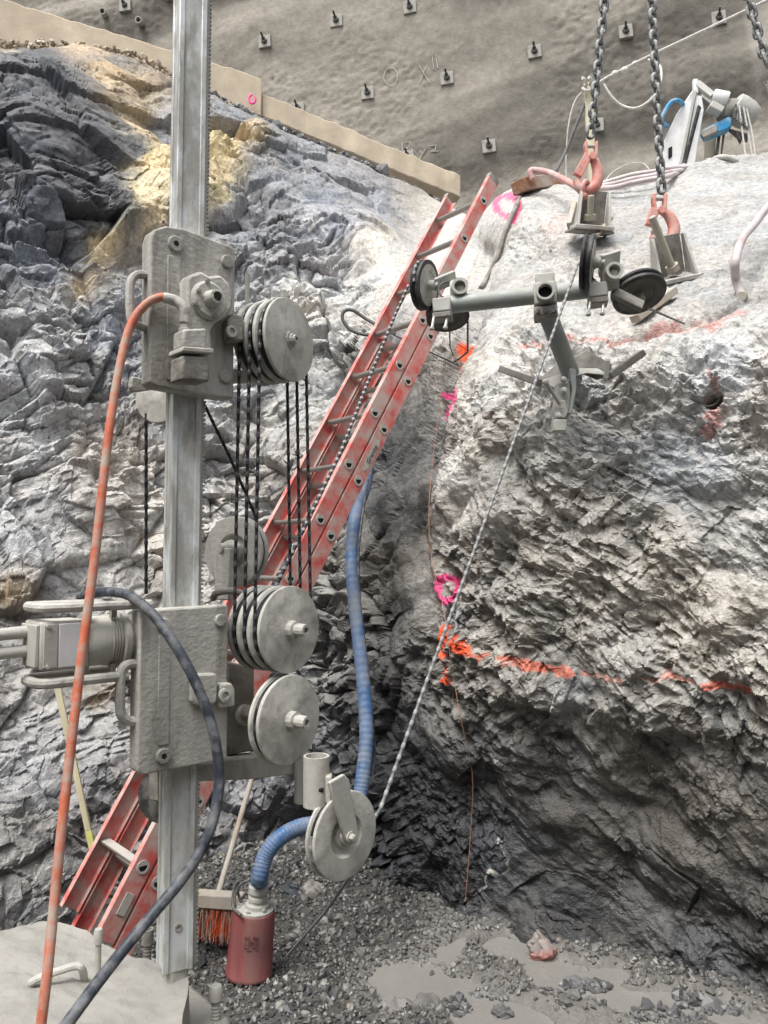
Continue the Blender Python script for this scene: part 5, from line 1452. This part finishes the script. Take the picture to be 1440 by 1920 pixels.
# spread feet: bent plates with ribs
def plate(pts, d0, th, name, mname, parent, out=Vector((0, -1, 0))):
    return MB().prism([P(a, b, d) for (a, b), d in zip(pts, d0)], out * -th).build(name, mname, parent, bevel=0.003)
plate([(1008, 712), (1062, 668), (1076, 676), (1072, 700), (1018, 726)], [3.12, 3.1, 3.06, 3.06, 3.1], .010, 'gusset', 'mud_dark', tri)
plate([(1072, 672), (1100, 656), (1148, 682), (1146, 704), (1120, 712), (1076, 694)], [3.06, 3.08, 3.05, 3.05, 3.06, 3.06], .010, 'gusset', 'mud_dark', tri)
plate([(1012, 716), (1040, 728), (1060, 722), (1078, 706), (1100, 700), (1146, 704), (1120, 690), (1076, 690), (1050, 700)], [3.06, 3.03, 3.02, 3.01, 3.02, 3.02, 3.06, 3.05, 3.06], .010, 'foot_plate', 'steel_dusty', tri)
MB().bar(P(940, 692, 3.16), P(1012, 718, 3.04), .045, .028).build('foot_bar', 'mud_dark', tri, bevel=0.004)
MB().bar(P(1142, 706, 3.0), P(1204, 662, 3.04), .045, .028).build('foot_bar', 'mud_dark', tri, bevel=0.004)
MB().bar(P(1138, 678, 3.0), P(1136, 710, 3.0), .016, .016, up=(0, -1, 0)).build('foot_pin', 'steel_dusty', tri)
MB().prism([P(a, b, 2.98) for a, b in ((1068, 690), (1080, 692), (1081, 730), (1072, 776), (1066, 776), (1074, 730))], (0, .06, 0)).build('spine_plate', 'galvanised', tri, bevel=0.003)
MB().prism([P(a, b, 3.0) for a, b in ((1044, 718), (1068, 716), (1070, 745), (1062, 800), (1036, 800), (1040, 752))], (0, .035, 0)).build('anchor_foot', 'steel_dusty', tri, bevel=0.004)
MB().prism([P(a, b, 2.97) for a, b in ((1039, 786), (1064, 786), (1062, 808), (1038, 808))], (0, .05, 0)).build('foot_block', 'steel_dusty', tri, bevel=0.004)
MB().prism([P(a, b, 2.985) for a, b in ((1040, 752), (1060, 750), (1066, 772), (1060, 784), (1042, 784), (1036, 768))], (0, .03, 0)).build('wedge', 'mud_steel', tri, bevel=0.003)
for px, py in ((1056, 712), (1057, 732), (1046, 779)):
    MB().lathe([(.014, 0), (.014, .004), (.0095, .004), (.0095, .014), (0, .015)], P(px, py, 2.985), (0, -1, .1), 8).build('bolt', 'steel_bright', tri, smooth=0)
MB().cyl(P(1050, 758, 2.97), P(1024, 718, 2.92), .0075, n=10).build('lever', 'steel_dusty', tri)
MB().lathe([(.012, -.008), (.014, 0), (.012, .008), (0, .009)], P(1023, 716, 2.92), (-.5, -.2, .8), 12).build('lever_knob', 'steel_dusty', tri)

def twheel(px, py, d, a, tl, r, name='guide_wheel'):
    fm = 'shaded_underside' if tl < -40 else 'wheel_face'
    C = P(px, py, d)
    n_ = Vector((math.sin(R(a)) * math.cos(R(tl)), -math.cos(R(a)) * math.cos(R(tl)), math.sin(R(tl))))
    t_ = .034
    o = MB().lathe([(r * .80, 0), (r * .80, -.002), (r * .99, -.002), (r, .003), (r * .985, .010), (r * .90, .017), (r * .985, .024), (r, .030), (r * .98, t_), (r * .5, t_), (0, t_)], C, -n_, 56, cap=False).build(name, 'rubber', tri, smooth=30)
    MB().lathe([(0, -.003), (r * .30, -.003), (r * .32, -.001), (r * .55, 0), (r * .57, -.002), (r * .82, -.003)], C, -n_, 48, cap=False).build('wheel_disc', fm, o, smooth=30)
    MB().lathe([(0, t_ + .002), (r * .84, t_ + .002), (r * .84, t_)], C, -n_, 48, cap=False).build('wheel_disc', 'mud_dark', o)
    return C, n_
def arm(C, n_, to, w1=.05):
    hub = C + n_ * .03
    MB().lathe([(.020, -.03), (.020, .0), (.012, .004), (.012, .016), (0, .016)], hub, n_, 14).build('wheel_hub', 'steel_dusty', tri)
    MB().bar(hub, to, .052, .018, up=n_).build('wheel_fork', 'steel_dusty', tri, bevel=0.004)
C1, n1 = twheel(803, 535, 2.98, 62, -8, .098)
arm(C1, n1, P(853, 519, 3.0))
C2, n2_ = twheel(1110, 492, 2.76, 72, -8, .100)
arm(C2, n2_, P(1160, 482, 2.80))
mat('shaded_underside', (0.085, 0.08, 0.07), 0.75, var=0.25, scale=14, bump=0.3, dirt=(0.16, 0.15, 0.13), dirt_amt=0.3)  # darker disc for wheels that face down, shade put into the colour
C3, n3 = twheel(840, 596, 3.06, 10, -68, .088)
C4, n4 = twheel(1199, 553, 2.86, 14, -62, .102)
MB().bar(P(1150, 548, 2.80), P(1205, 575, 2.80), .020, .050, up=(0, -.5, -1)).build('wheel_fork', 'mud_dark', tri, bevel=0.004)
MB().lathe([(.016, 0), (.016, .03), (0, .03)], C4, n4, 14).build('wheel_hub', 'mud_dark', tri)
for (px, py, d) in ((860, 548, 2.97), (1143, 520, 2.80)):
    c = P(px, py, d)
    MB().lathe([(.045, -.03), (.050, -.02), (.050, .02), (.045, .03)], c, dx, 24).build('swivel_head', 'steel_dusty', tri)
    MB().pipe(c + dx * .0 + fy * .02, c + fy * .07 + dx * .012, .032, .022, 20).build('swivel_socket', 'steel_dusty', tri)
    MB().lathe([(.03, 0), (.036, .02), (.030, .045), (0, .05)], c + Vector((0, .04, .02)), (0.3, .2, 1), 18).build('swivel_dome', 'steel_dusty', tri)
for (px, py, d) in ((830, 576, 2.93), (1120, 548, 2.80)):
    c = P(px, py, d)
    MB().box(c, (.07, .075, .055), Rc).build('pipe_clamp', 'steel_dusty', tri, bevel=0.005)
    MB().box(c + Vector((.0, 0, -.04)), (.072, .078, .02), Rc).build('clamp_jaw', 'mud_dark', tri, bevel=0.003)
    for k, q in ((-.028, .0), (.022, -.01)):
        a = c + dx * k + fy * (.032 + q) + Vector((0, 0, -.035))
        b = a + Vector((-.01, -.01, -.055))
        MB().cyl(a, b, .0055, n=8).build('clamp_bolt', 'steel_bright', tri)
        MB().lathe([(.010, 0), (.010, .008), (0, .008)], b, b - a, 6).build('bolt_head', 'steel_dusty', tri, smooth=0)
    ring = [c + Vector((.02, .02, .075)) + Vector((.034 * math.cos(k * .5), 0, .034 * math.sin(k * .5))) for k in range(1, 10)]
    MB().tube(ring, .004, 6).build('wire_guard', 'steel_dark', tri)
# wires at the stand
arc = []
for j in range(11):
    a = R(40) + j * R(150) / 10
    e1_ = Vector((math.cos(R(62)), math.sin(R(62)), 0))
    arc.append(C1 - n1 * .017 + e1_ * (.094 * math.cos(a)) + Vector((0, 0, .094 * math.sin(a))))
strand(arc, r=.0055, rb=.0066, mats=('wire_rubber', 'wire_bead_pale'))
strand([P(877, 600, 3.08), P(877, 660, 3.4), P(862, 672, 3.7), P(852, 678, 3.8)], mats=('wire_rubber', 'wire_rubber'))
strand([P(843, 620, 3.06), P(844, 650, 3.3), P(850, 668, 3.6)], mats=('wire_rubber', 'wire_rubber'), r=.003, rb=.003)
strand([P(858, 684, 3.85), P(806, 660, 4.3), P(700, 610, 4.9)], mats=('wire_rubber', 'wire_rubber'))
strand([P(1215, 578, 2.86), P(1283, 607, 3.1)], mats=('wire_grey', 'wire_grey'))
hose('thin_cable', [P(712, 622, 5.0), P(690, 628, 5.0), P(660, 620, 5.0), P(643, 600, 5.0), P(645, 584, 5.0), P(662, 582, 5.0), P(690, 600, 5.0), P(740, 626, 4.9)], .012, 'rope_dark', 'loop of thin grey cable lying left of the ladder', 'cable', n=8)

# ================================================================== CHAINS, HOOKS, LIFTING BRACKETS
def link_mesh(pitch, w, r):
    m = MB(); pts = []
    hl = pitch / 2 + r; hr = w / 2 - r
    for k in range(10):
        a = math.pi * k / 9
        pts.append(Vector((hr * math.cos(a), 0, (hl - hr - 0) + hr * math.sin(a))))
    for k in range(10):
        a = math.pi + math.pi * k / 9
        pts.append(Vector((hr * math.cos(a), 0, -(hl - hr) + hr * math.sin(a))))
    m.tube(pts, r, 8, closed=True)
    me = bpy.data.meshes.new('link'); me.from_pydata(m.v, [], m.f); me.shade_smooth()
    me.materials.append(MATS['chain_steel'])
    return me
def chain(pts, pitch, w, r, label, group=None):
    pts = [Vector(q) for q in pts]
    t = thing('hanging_chain', label, 'chain', pts[-1], group)
    me = link_mesh(pitch, w, r)
    # resample
    pos = [pts[0]]; seg = 0; cur = pts[0]
    path = smooth_path(pts, 30)
    accd = 0; last = path[0]; pos = [path[0]]
    for q in path[1:]:
        while (q - last).length >= pitch:
            last = last + (q - last).normalized() * pitch
            pos.append(last.copy())
    for i in range(len(pos) - 1):
        a, b = pos[i], pos[i + 1]
        d = (b - a).normalized()
        qz = d.to_track_quat('Z', 'X').to_matrix()
        rot = qz @ Matrix.Rotation(R(40 + 90 * (i % 2)) + random.uniform(-.2, .2), 3, 'Z')
        o = bpy.data.objects.new('link', me); COL.objects.link(o); o.parent = t
        o.matrix_local = BASE[t.name].inverted() @ (Matrix.Translation((a + b) / 2) @ rot.to_4x4())
chain([P(1139, -60, 4.1), P(1124, 100, 4.15), P(1105, 268, 4.2)], .058, .056, .0098, 'heavy steel chain at left, hanging to the hook by the wooden block')
chain([P(1220, -60, 3.75), P(1228, 120, 3.8), P(1241, 366, 3.85)], .054, .054, .0095, 'heavy steel chain in the middle, hanging to the lower hook')
chain([P(1385, -60, 3.3), P(1412, 30, 3.3), P(1442, 140, 3.3)], .047, .046, .0082, 'heavy steel chain at the upper right corner of the photo')
bt = P(1440, 150, 3.3)
tag(MB().lathe([(.022, 0), (.018, .004)] + [(.018 if k % 2 else .015, .006 + .006 * k) for k in range(22)], bt, (0.3, 0, -1), 12).build('threaded_rod', 'steel_dusty'), 'threaded rod hanging at the right edge under the third chain', 'rod')

def hook(pts, d, r, label, clevis, sh):
    t = thing('lifting_hook', label, 'hook', P(pts[0][0], pts[0][1], d))
    # body: open hook that thickens at the belly
    pp = smooth_path([P(a, b, d) for a, b in pts], 8)
    n = len(pp)
    MB().tube(pp, r, 14, rf=lambda i: r * (0.75 + 0.5 * math.sin(math.pi * min(1, i / n * 1.05)))).build('hook_body', 'hook_red', t, smooth=60)
    (la_, lb_) = clevis
    MB().bar(P(la_[0], la_[1], d - .01), P(lb_[0], lb_[1], d - .01), r * 1.9, r * 1.1, up=(0, -1, 0)).build('safety_latch', 'hook_red', t, bevel=0.004)
    top = P(pts[0][0], pts[0][1], d)
    for s_ in (-1, 1):
        MB().bar(top + Vector((s_ * .026, 0, -.02)), top + Vector((s_ * .030, 0, .075)), .016, .045, up=(0, -1, 0)).build('clevis_lug', 'hook_red', t, bevel=0.005)
    MB().cyl(top + Vector((-.04, 0, .055)), top + Vector((.04, 0, .055)), .011, n=10).build('clevis_pin', 'steel_dusty', t)
    MB().lathe([(r * .8, 0), (r * .8, .012), (0, .013)], top + Vector((0, -r * 1.3, -.02)), (0, -1, 0), 12).build('pivot_bolt', 'hook_red', t)
    # shackle
    s = thing('shackle', label.replace('hook', 'shackle').replace('salmon red', 'dull red').replace('open safety ', ''), 'shackle', P(sh[-1][0], sh[-1][1], d + .05))
    sp_ = smooth_path([P(a, b, d + dd) for a, b, dd in sh], 8)
    MB().tube(sp_, .0135, 12).build('bow', 'hook_red', s)
    for e in (sp_[0], sp_[-1]):
        MB().lathe([(.0, -.022), (.018, -.016), (.024, 0), (.018, .016), (0, .022)], e, (1, 0.2, 0), 14, cap=False).build('eye', 'hook_red', s)
hook([(1108, 292), (1116, 305), (1121, 328), (1116, 348), (1102, 357), (1086, 352), (1080, 338)], 4.2, .026, 'salmon red open safety hook on the left chain', ((1104, 290), (1082, 330)),
     [(1094, 368, -.02), (1093, 350, -.04), (1098, 340, -.03), (1104, 348, .0), (1104, 365, .03), (1103, 382, .05)])
hook([(1236, 392), (1254, 405), (1264, 428), (1258, 450), (1240, 460), (1226, 452)], 3.85, .025, 'salmon red open safety hook on the middle chain', ((1228, 392), (1218, 424)),
     [(1226, 446, -.02), (1226, 430, -.04), (1234, 428, -.03), (1238, 440, .0), (1240, 460, .03), (1246, 478, .05)])

def bracket(px, py, d, w, hgt, lean, label, rod_a, rod_b, yaw=0):
    o = P(px, py, d)
    t = thing('lifting_bracket', label, 'bracket', o)
    Mf = Matrix.Translation(o) @ Matrix.Rotation(R(yaw), 4, 'Z') @ Matrix.Rotation(R(lean), 4, 'Y') @ Matrix.Rotation(R(20), 4, 'X')
    def B(): return MB(Mf)
    B().prism([(-w * .42, 0, hgt), (w * .42, 0, hgt), (w * .5, 0, 0), (-w * .5, 0, 0)], (0, .016, 0)).build('back_plate', 'mud_dark', t, bevel=0.003)
    for s_ in (-1, 1):
        B().prism([(s_ * w * .44, 0, hgt * .98), (s_ * w * .5, 0, 0), (s_ * w * .5, -.11, 0), (s_ * w * .44, -.03, hgt * .98)], (s_ * .014, 0, 0)).build('gusset', 'mud_steel', t, bevel=0.003)
    B().box((0, -.055, -.012), (w * 1.35, .16, .022)).build('base_plate', 'mud_steel', t, bevel=0.004)
    B().box((0, -.0, -.03), (w * 1.5, .20, .014)).build('shim_plate', 'mud_dark', t, bevel=0.003)
    a, b = Mf @ Vector(rod_a), Mf @ Vector(rod_b)
    Lr = (b - a).length; k = 0; prof = []
    while k < Lr:
        prof += [(.0185, k), (.0165, k + .0035)]; k += .007
    MB().lathe([(0, 0)] + prof + [(0, Lr)], a, b - a, 14, cap=False).build('threaded_rod', 'rod_zinc', t, smooth=0)
    MB().lathe([(.034, .0), (.034, .03)], a.lerp(b, .0), b - a, 6).build('hex_nut', 'rod_zinc', t, smooth=0)
mat('rod_zinc', (0.40, 0.37, 0.29), 0.55, metal=0.35, var=0.15, scale=30, bump=0.1, dirt=(0.40, 0.38, 0.33), dirt_amt=0.5, dirt_scale=20)
bracket(1106, 425, 4.25, .16, .19, 5, 'steel lifting bracket with a short threaded rod under the left hook', (-.015, -.05, .03), (-.035, -.075, .155))
bracket(1256, 520, 3.72, .16, .20, -12, 'steel lifting bracket with a long leaning threaded rod under the lower hook', (-.0, -.05, .03), (-.105, -.10, .30))
tag(MB().bar(P(1190, 598, 3.3), P(1262, 545, 3.45), .05, .035).build('wood_wedge', 'wood_grey', bevel=0.004), 'weathered wooden wedge under the lower lifting bracket', 'wedge')
tag(MB().bar(P(1068, 425, 4.3), P(1078, 385, 4.42), .03, .05).build('wood_wedge', 'wood_grey', bevel=0.004), 'weathered wooden wedge beside the left lifting bracket', 'wedge')
tag(MB().bar(P(1118, 442, 4.15), P(1146, 408, 4.3), .03, .02).build('wood_wedge', 'wood_grey', bevel=0.004), 'thin wooden shim under the right edge of the left bracket', 'wedge')

# ================================================================== ON TOP OF THE RIGHT ROCK
wb = thing('wood_block', 'short brown timber block on the rock edge above the pink ring', 'timber', P(1005, 350, 5.2))
MB().bar(P(972, 350, 5.05), P(1042, 340, 5.3), .12, .085).build('timber', 'wood_brown', wb, bevel=0.006)
hose('hose', [P(998, 335, 5.0), P(994, 322, 5.0), P(1004, 319, 5.0), P(1030, 324, 4.9), P(1056, 336, 4.75), P(1080, 350, 4.6), P(1100, 372, 4.5)], .020, 'plastic_red', 'pinkish hose arching over the timber block', 'hose') if False else None
mat('plastic_red', (0.50, 0.24, 0.22), 0.5, var=0.15, scale=14, bump=0.1, dirt=(0.50, 0.42, 0.40), dirt_amt=0.4, dirt_scale=9)
hose('water_hose', [P(998, 336, 5.0), P(994, 322, 5.0), P(1004, 319, 5.0), P(1030, 324, 4.9), P(1056, 336, 4.75), P(1080, 350, 4.6), P(1096, 366, 4.5)], .020, 'plastic_red', 'pinkish hose arching over the timber block to the left hook', 'hose')
for k, (dy, lab) in enumerate(((0, 'uppermost of the pale hoses lying along the rock top'), (8, 'middle one of the pale hoses lying along the rock top'), (15, 'lowest of the pale hoses lying along the rock top'))):
    hose('pale_hose', [P(1122 - 6 * k, 346 + dy * .5, 5.3 - .1 * k), P(1150, 338 + dy * .9, 5.2 - .12 * k), P(1185, 328 + dy, 5.15 - .12 * k), P(1225, 322 + dy * .9, 5.1 - .12 * k), P(1250, 316 + dy, 5.1 - .12 * k), P(1290 - 8 * k, 314 + dy * .6, 5.2)], .017, 'plastic_pale', lab, 'hose', n=10)
post = thing('wooden_post', 'slim wooden post with rope tied at its top between the chains', 'post', P(1112, 350, 5.6))
MB().bar(P(1112, 380, 5.6), P(1102, 156, 5.6), .058, .035, up=(0, -1, 0)).build('stake', 'wood_pale', post, bevel=0.003)
MB().tube(smooth_path([P(1092, 166, 5.57), P(1102, 170, 5.54), P(1112, 163, 5.57), P(1104, 158, 5.6), P(1094, 162, 5.57)], 6), .012, 8).build('rope_knot', 'rope', post)
MB().tube(smooth_path([P(1100, 160, 5.56), P(1097, 150, 5.52), P(1092, 146, 5.5)], 6), .012, 8).build('rope_end', 'rope', post)
MB().tube(smooth_path([P(1106, 160, 5.56), P(1108, 149, 5.52), P(1104, 145, 5.5)], 6), .012, 8).build('rope_end', 'rope', post)
rp = thing('guy_rope', 'pale knotted rope stretched from the post up to the right', 'rope', P(1110, 160, 5.55))
MB().tube([P(1108, 164, 5.55), P(1140, 144, 5.55), P(1215, 106, 5.5), P(1330, 52, 5.4), P(1480, -20, 5.2)], .010, 8).build('rope', 'rope', rp)
for px, py in ((1153, 138), (1171, 131), (1191, 120)):
    MB().lathe([(0, -.03), (.018, -.018), (.024, 0), (.018, .018), (0, .03)], P(px, py, 5.53), (1, 0, .5), 10, cap=False).build('knot', 'rope', rp)
hose('white_cord', [P(1132, 158, 5.5), P(1146, 180, 5.5), P(1165, 197, 5.5), P(1190, 203, 5.45), P(1214, 192, 5.4), P(1232, 170, 5.4), P(1240, 145, 5.4), P(1236, 122, 5.45), P(1215, 112, 5.5)], .009, 'rope', 'white cord hanging in a loop under the stretched rope', 'cord', n=8)
hose('pale_line', [P(1094, 170, 5.58), P(1078, 190, 5.6), P(1067, 230, 5.62), P(1062, 280, 5.65), P(1061, 335, 5.6)], .006, 'rope', 'thin pale cord drooping left of the post', 'cord', n=6)
hose('dark_rope', [P(1096, 195, 5.6), P(1078, 240, 5.6), P(1060, 285, 5.6), P(1042, 322, 5.5)], .013, 'rope_dark', 'dark twisted rope slanting down from the post to the timber block', 'rope', n=8)
hose('yellow_wire', [P(1130, 345, 5.5), P(1150, 322, 5.6), P(1180, 307, 5.7), P(1205, 306, 5.7), P(1218, 318, 5.6)], .004, 'rope', 'thin yellowish wire arching low over the pale hoses', 'cord', n=6)
# saw carriage machine at the upper right
wm = thing('drive_unit', 'white and blue drive unit with hoses standing on the right rock', 'machine', P(1300, 315, 5.6))
def wp(pts, d, th, name, mname, bev=0.006): return MB().prism([P(a, b, d) for a, b in pts], (0.02, th, 0)).build(name, mname, wm, bevel=bev)
wp([(1240, 325), (1243, 268), (1268, 214), (1300, 166), (1306, 166), (1308, 190), (1276, 325)], 5.55, .10, 'side_panel', 'white_paint')
wp([(1278, 328), (1306, 178), (1316, 180), (1320, 205), (1300, 328)], 5.45, .10, 'side_panel', 'white_paint')
wp([(1301, 168), (1306, 170), (1276, 322), (1270, 322)], 5.43, .03, 'edge_rail', 'steel_dusty', 0.003)
wp([(1308, 196), (1312, 198), (1280, 322), (1276, 322)], 5.43, .02, 'edge_seal', 'rubber', 0.002)
wp([(1253, 278), (1259, 274), (1259, 292), (1253, 297)], 5.54, .02, 'slot', 'void', 0.001)
MB().tube(smooth_path([P(1252, 238, 5.52), P(1241, 229, 5.5), P(1243, 216, 5.5), P(1256, 194, 5.5), P(1266, 188, 5.5), P(1276, 190, 5.52), P(1281, 196, 5.55)], 6), .015, 10).build('handle', 'blue_paint', wm)
MB().bar(P(1303, 150, 5.5), P(1304, 176, 5.5), .034, .034, up=(0, -1, 0)).build('post', 'white_paint', wm, bevel=0.004)
MB().bar(P(1306, 156, 5.5), P(1336, 180, 5.45), .05, .03, up=(0, -1, 0)).build('top_arm', 'steel_dusty', wm, bevel=0.004)
MB().bar(P(1316, 180, 5.5), P(1350, 206, 5.45), .05, .05, up=(0, -1, 0)).build('top_arm', 'mud_dark', wm, bevel=0.004)
MB().lathe([(.05, 0), (.055, .01), (.055, .10), (.05, .11)], P(1336, 182, 5.42), (1, -.2, -.35), 20).build('gear_head', 'white_paint', wm)
MB().lathe([(.075, 0), (.08, .02), (.08, .10), (.07, .12)], P(1352, 208, 5.45), (1, .1, .1), 20).build('gear_head', 'mud_dark', wm)
MB().box(P(1341, 205, 5.40), (.10, .08, .05), Matrix.Rotation(R(30), 3, 'Y')).build('bolt_block', 'mud_light', wm, bevel=0.006)
wp([(1316, 244), (1366, 218), (1372, 220), (1372, 232), (1366, 240), (1322, 256)], 5.40, .08, 'bracket', 'blue_paint', 0.006)
wp([(1313, 246), (1345, 232), (1345, 246), (1318, 258)], 5.38, .03, 'bracket_arm', 'mud_dark', 0.004)
wp([(1322, 252), (1344, 248), (1340, 302), (1322, 308)], 5.55, .06, 'leg_plate', 'wood_pale', 0.004)
wp([(1346, 248), (1352, 246), (1346, 292), (1340, 296)], 5.5, .05, 'leg_plate', 'steel_dark', 0.003)
wp([(1355, 246), (1360, 244), (1354, 286), (1351, 288)], 5.5, .05, 'leg_plate', 'steel_dark', 0.003)
MB().lathe([(.085, 0), (.10, .01), (.105, .05), (.10, .12), (.085, .17), (.06, .19), (0, .19)], P(1374, 200, 5.45), (1, .1, -.55), 26).build('motor_drum', 'steel_dusty', wm)
for k in range(6):
    c0 = P(1380 + 4 * k, 196 + 3 * k, 5.36 + .01 * k)
    MB().bar(c0, P(1376 + 5 * k, 222 + 4 * k, 5.34), .012, .012, up=(0, -1, 0)).build('cooling_fin', 'steel_dark', wm)
wp([(1366, 240), (1402, 250), (1402, 262), (1392, 256), (1388, 266), (1382, 254)], 5.45, .05, 'drip_guard', 'steel_dark', 0.004)
for pts in ([(1386, 198), (1391, 240), (1399, 300)], [(1394, 200), (1402, 245), (1412, 300)], [(1400, 204), (1410, 250), (1417, 300)]):
    MB().tube(smooth_path([P(a, b, 5.35) for a, b in pts], 6), .006, 6).build('cord', 'rope', wm)
hose('pale_hose', [P(1300, 318, 5.2), P(1330, 305, 5.2), P(1345, 296, 5.15), P(1362, 295, 5.1), P(1382, 302, 5.1)], .018, 'mud_steel', 'muddy hose curled at the foot of the drive unit', 'hose', n=10)
# pale hose at the right edge, entering the rock
hose('pale_hose', [P(1470, 366, 3.6), P(1440, 388, 3.55), P(1415, 420, 3.5), P(1392, 448, 3.4), P(1379, 490, 3.25), P(1380, 525, on_rock(1385, 545).y - .03), on_rock(1390, 556, -.02)], .0185, 'plastic_pale', 'pale pinkish hose at the right edge plugged into the rock', 'hose')
MB().lathe([(.021, 0), (.023, .004), (.023, .035), (.018, .038)], on_rock(1389, 554, .03), on_rock(1390, 556, -.02) - on_rock(1389, 554, .03), 14).build('coupling', 'rod_zinc', bpy.data.objects['pale_hose.004'] if 'pale_hose.004' in bpy.data.objects else None)
# orange plumb string and the dark crack line hose on the rock
sp2 = [(925, 415), (905, 455), (878, 520), (850, 580), (828, 640), (826, 720), (815, 800), (805, 900), (803, 985), (812, 1060), (830, 1130), (842, 1210), (852, 1280), (868, 1350), (884, 1450), (880, 1560), (873, 1690)]
pts = [on_rock(a, b, .035) for a, b in sp2]
tag(MB().tube(smooth_path(pts, 4), .0016, 6).build('plumb_string', 'string_orange'), 'thin orange string hanging down the rock crevice', 'string')
pts = [on_rock(a, b, .02) for a, b in ((978, 362), (960, 395), (945, 430), (930, 480), (915, 515), (905, 538))]
tag(MB().tube(smooth_path(pts, 4), .016, 8).build('old_hose', 'mud_dark'), 'grey mud-coated hose lying on the rock below the timber block', 'hose')
# hole lining
hc = on_rock(1352, 742, .01)
hp_ = P(1330, 742, hc.y + .11)
tag(MB().pipe(hp_, hp_ + Vector((.06, .5, .12)), .043, .037, 28).build('drill_sleeve', 'steel_dusty'), 'open round drill hole sleeve in the right rock', 'pipe')
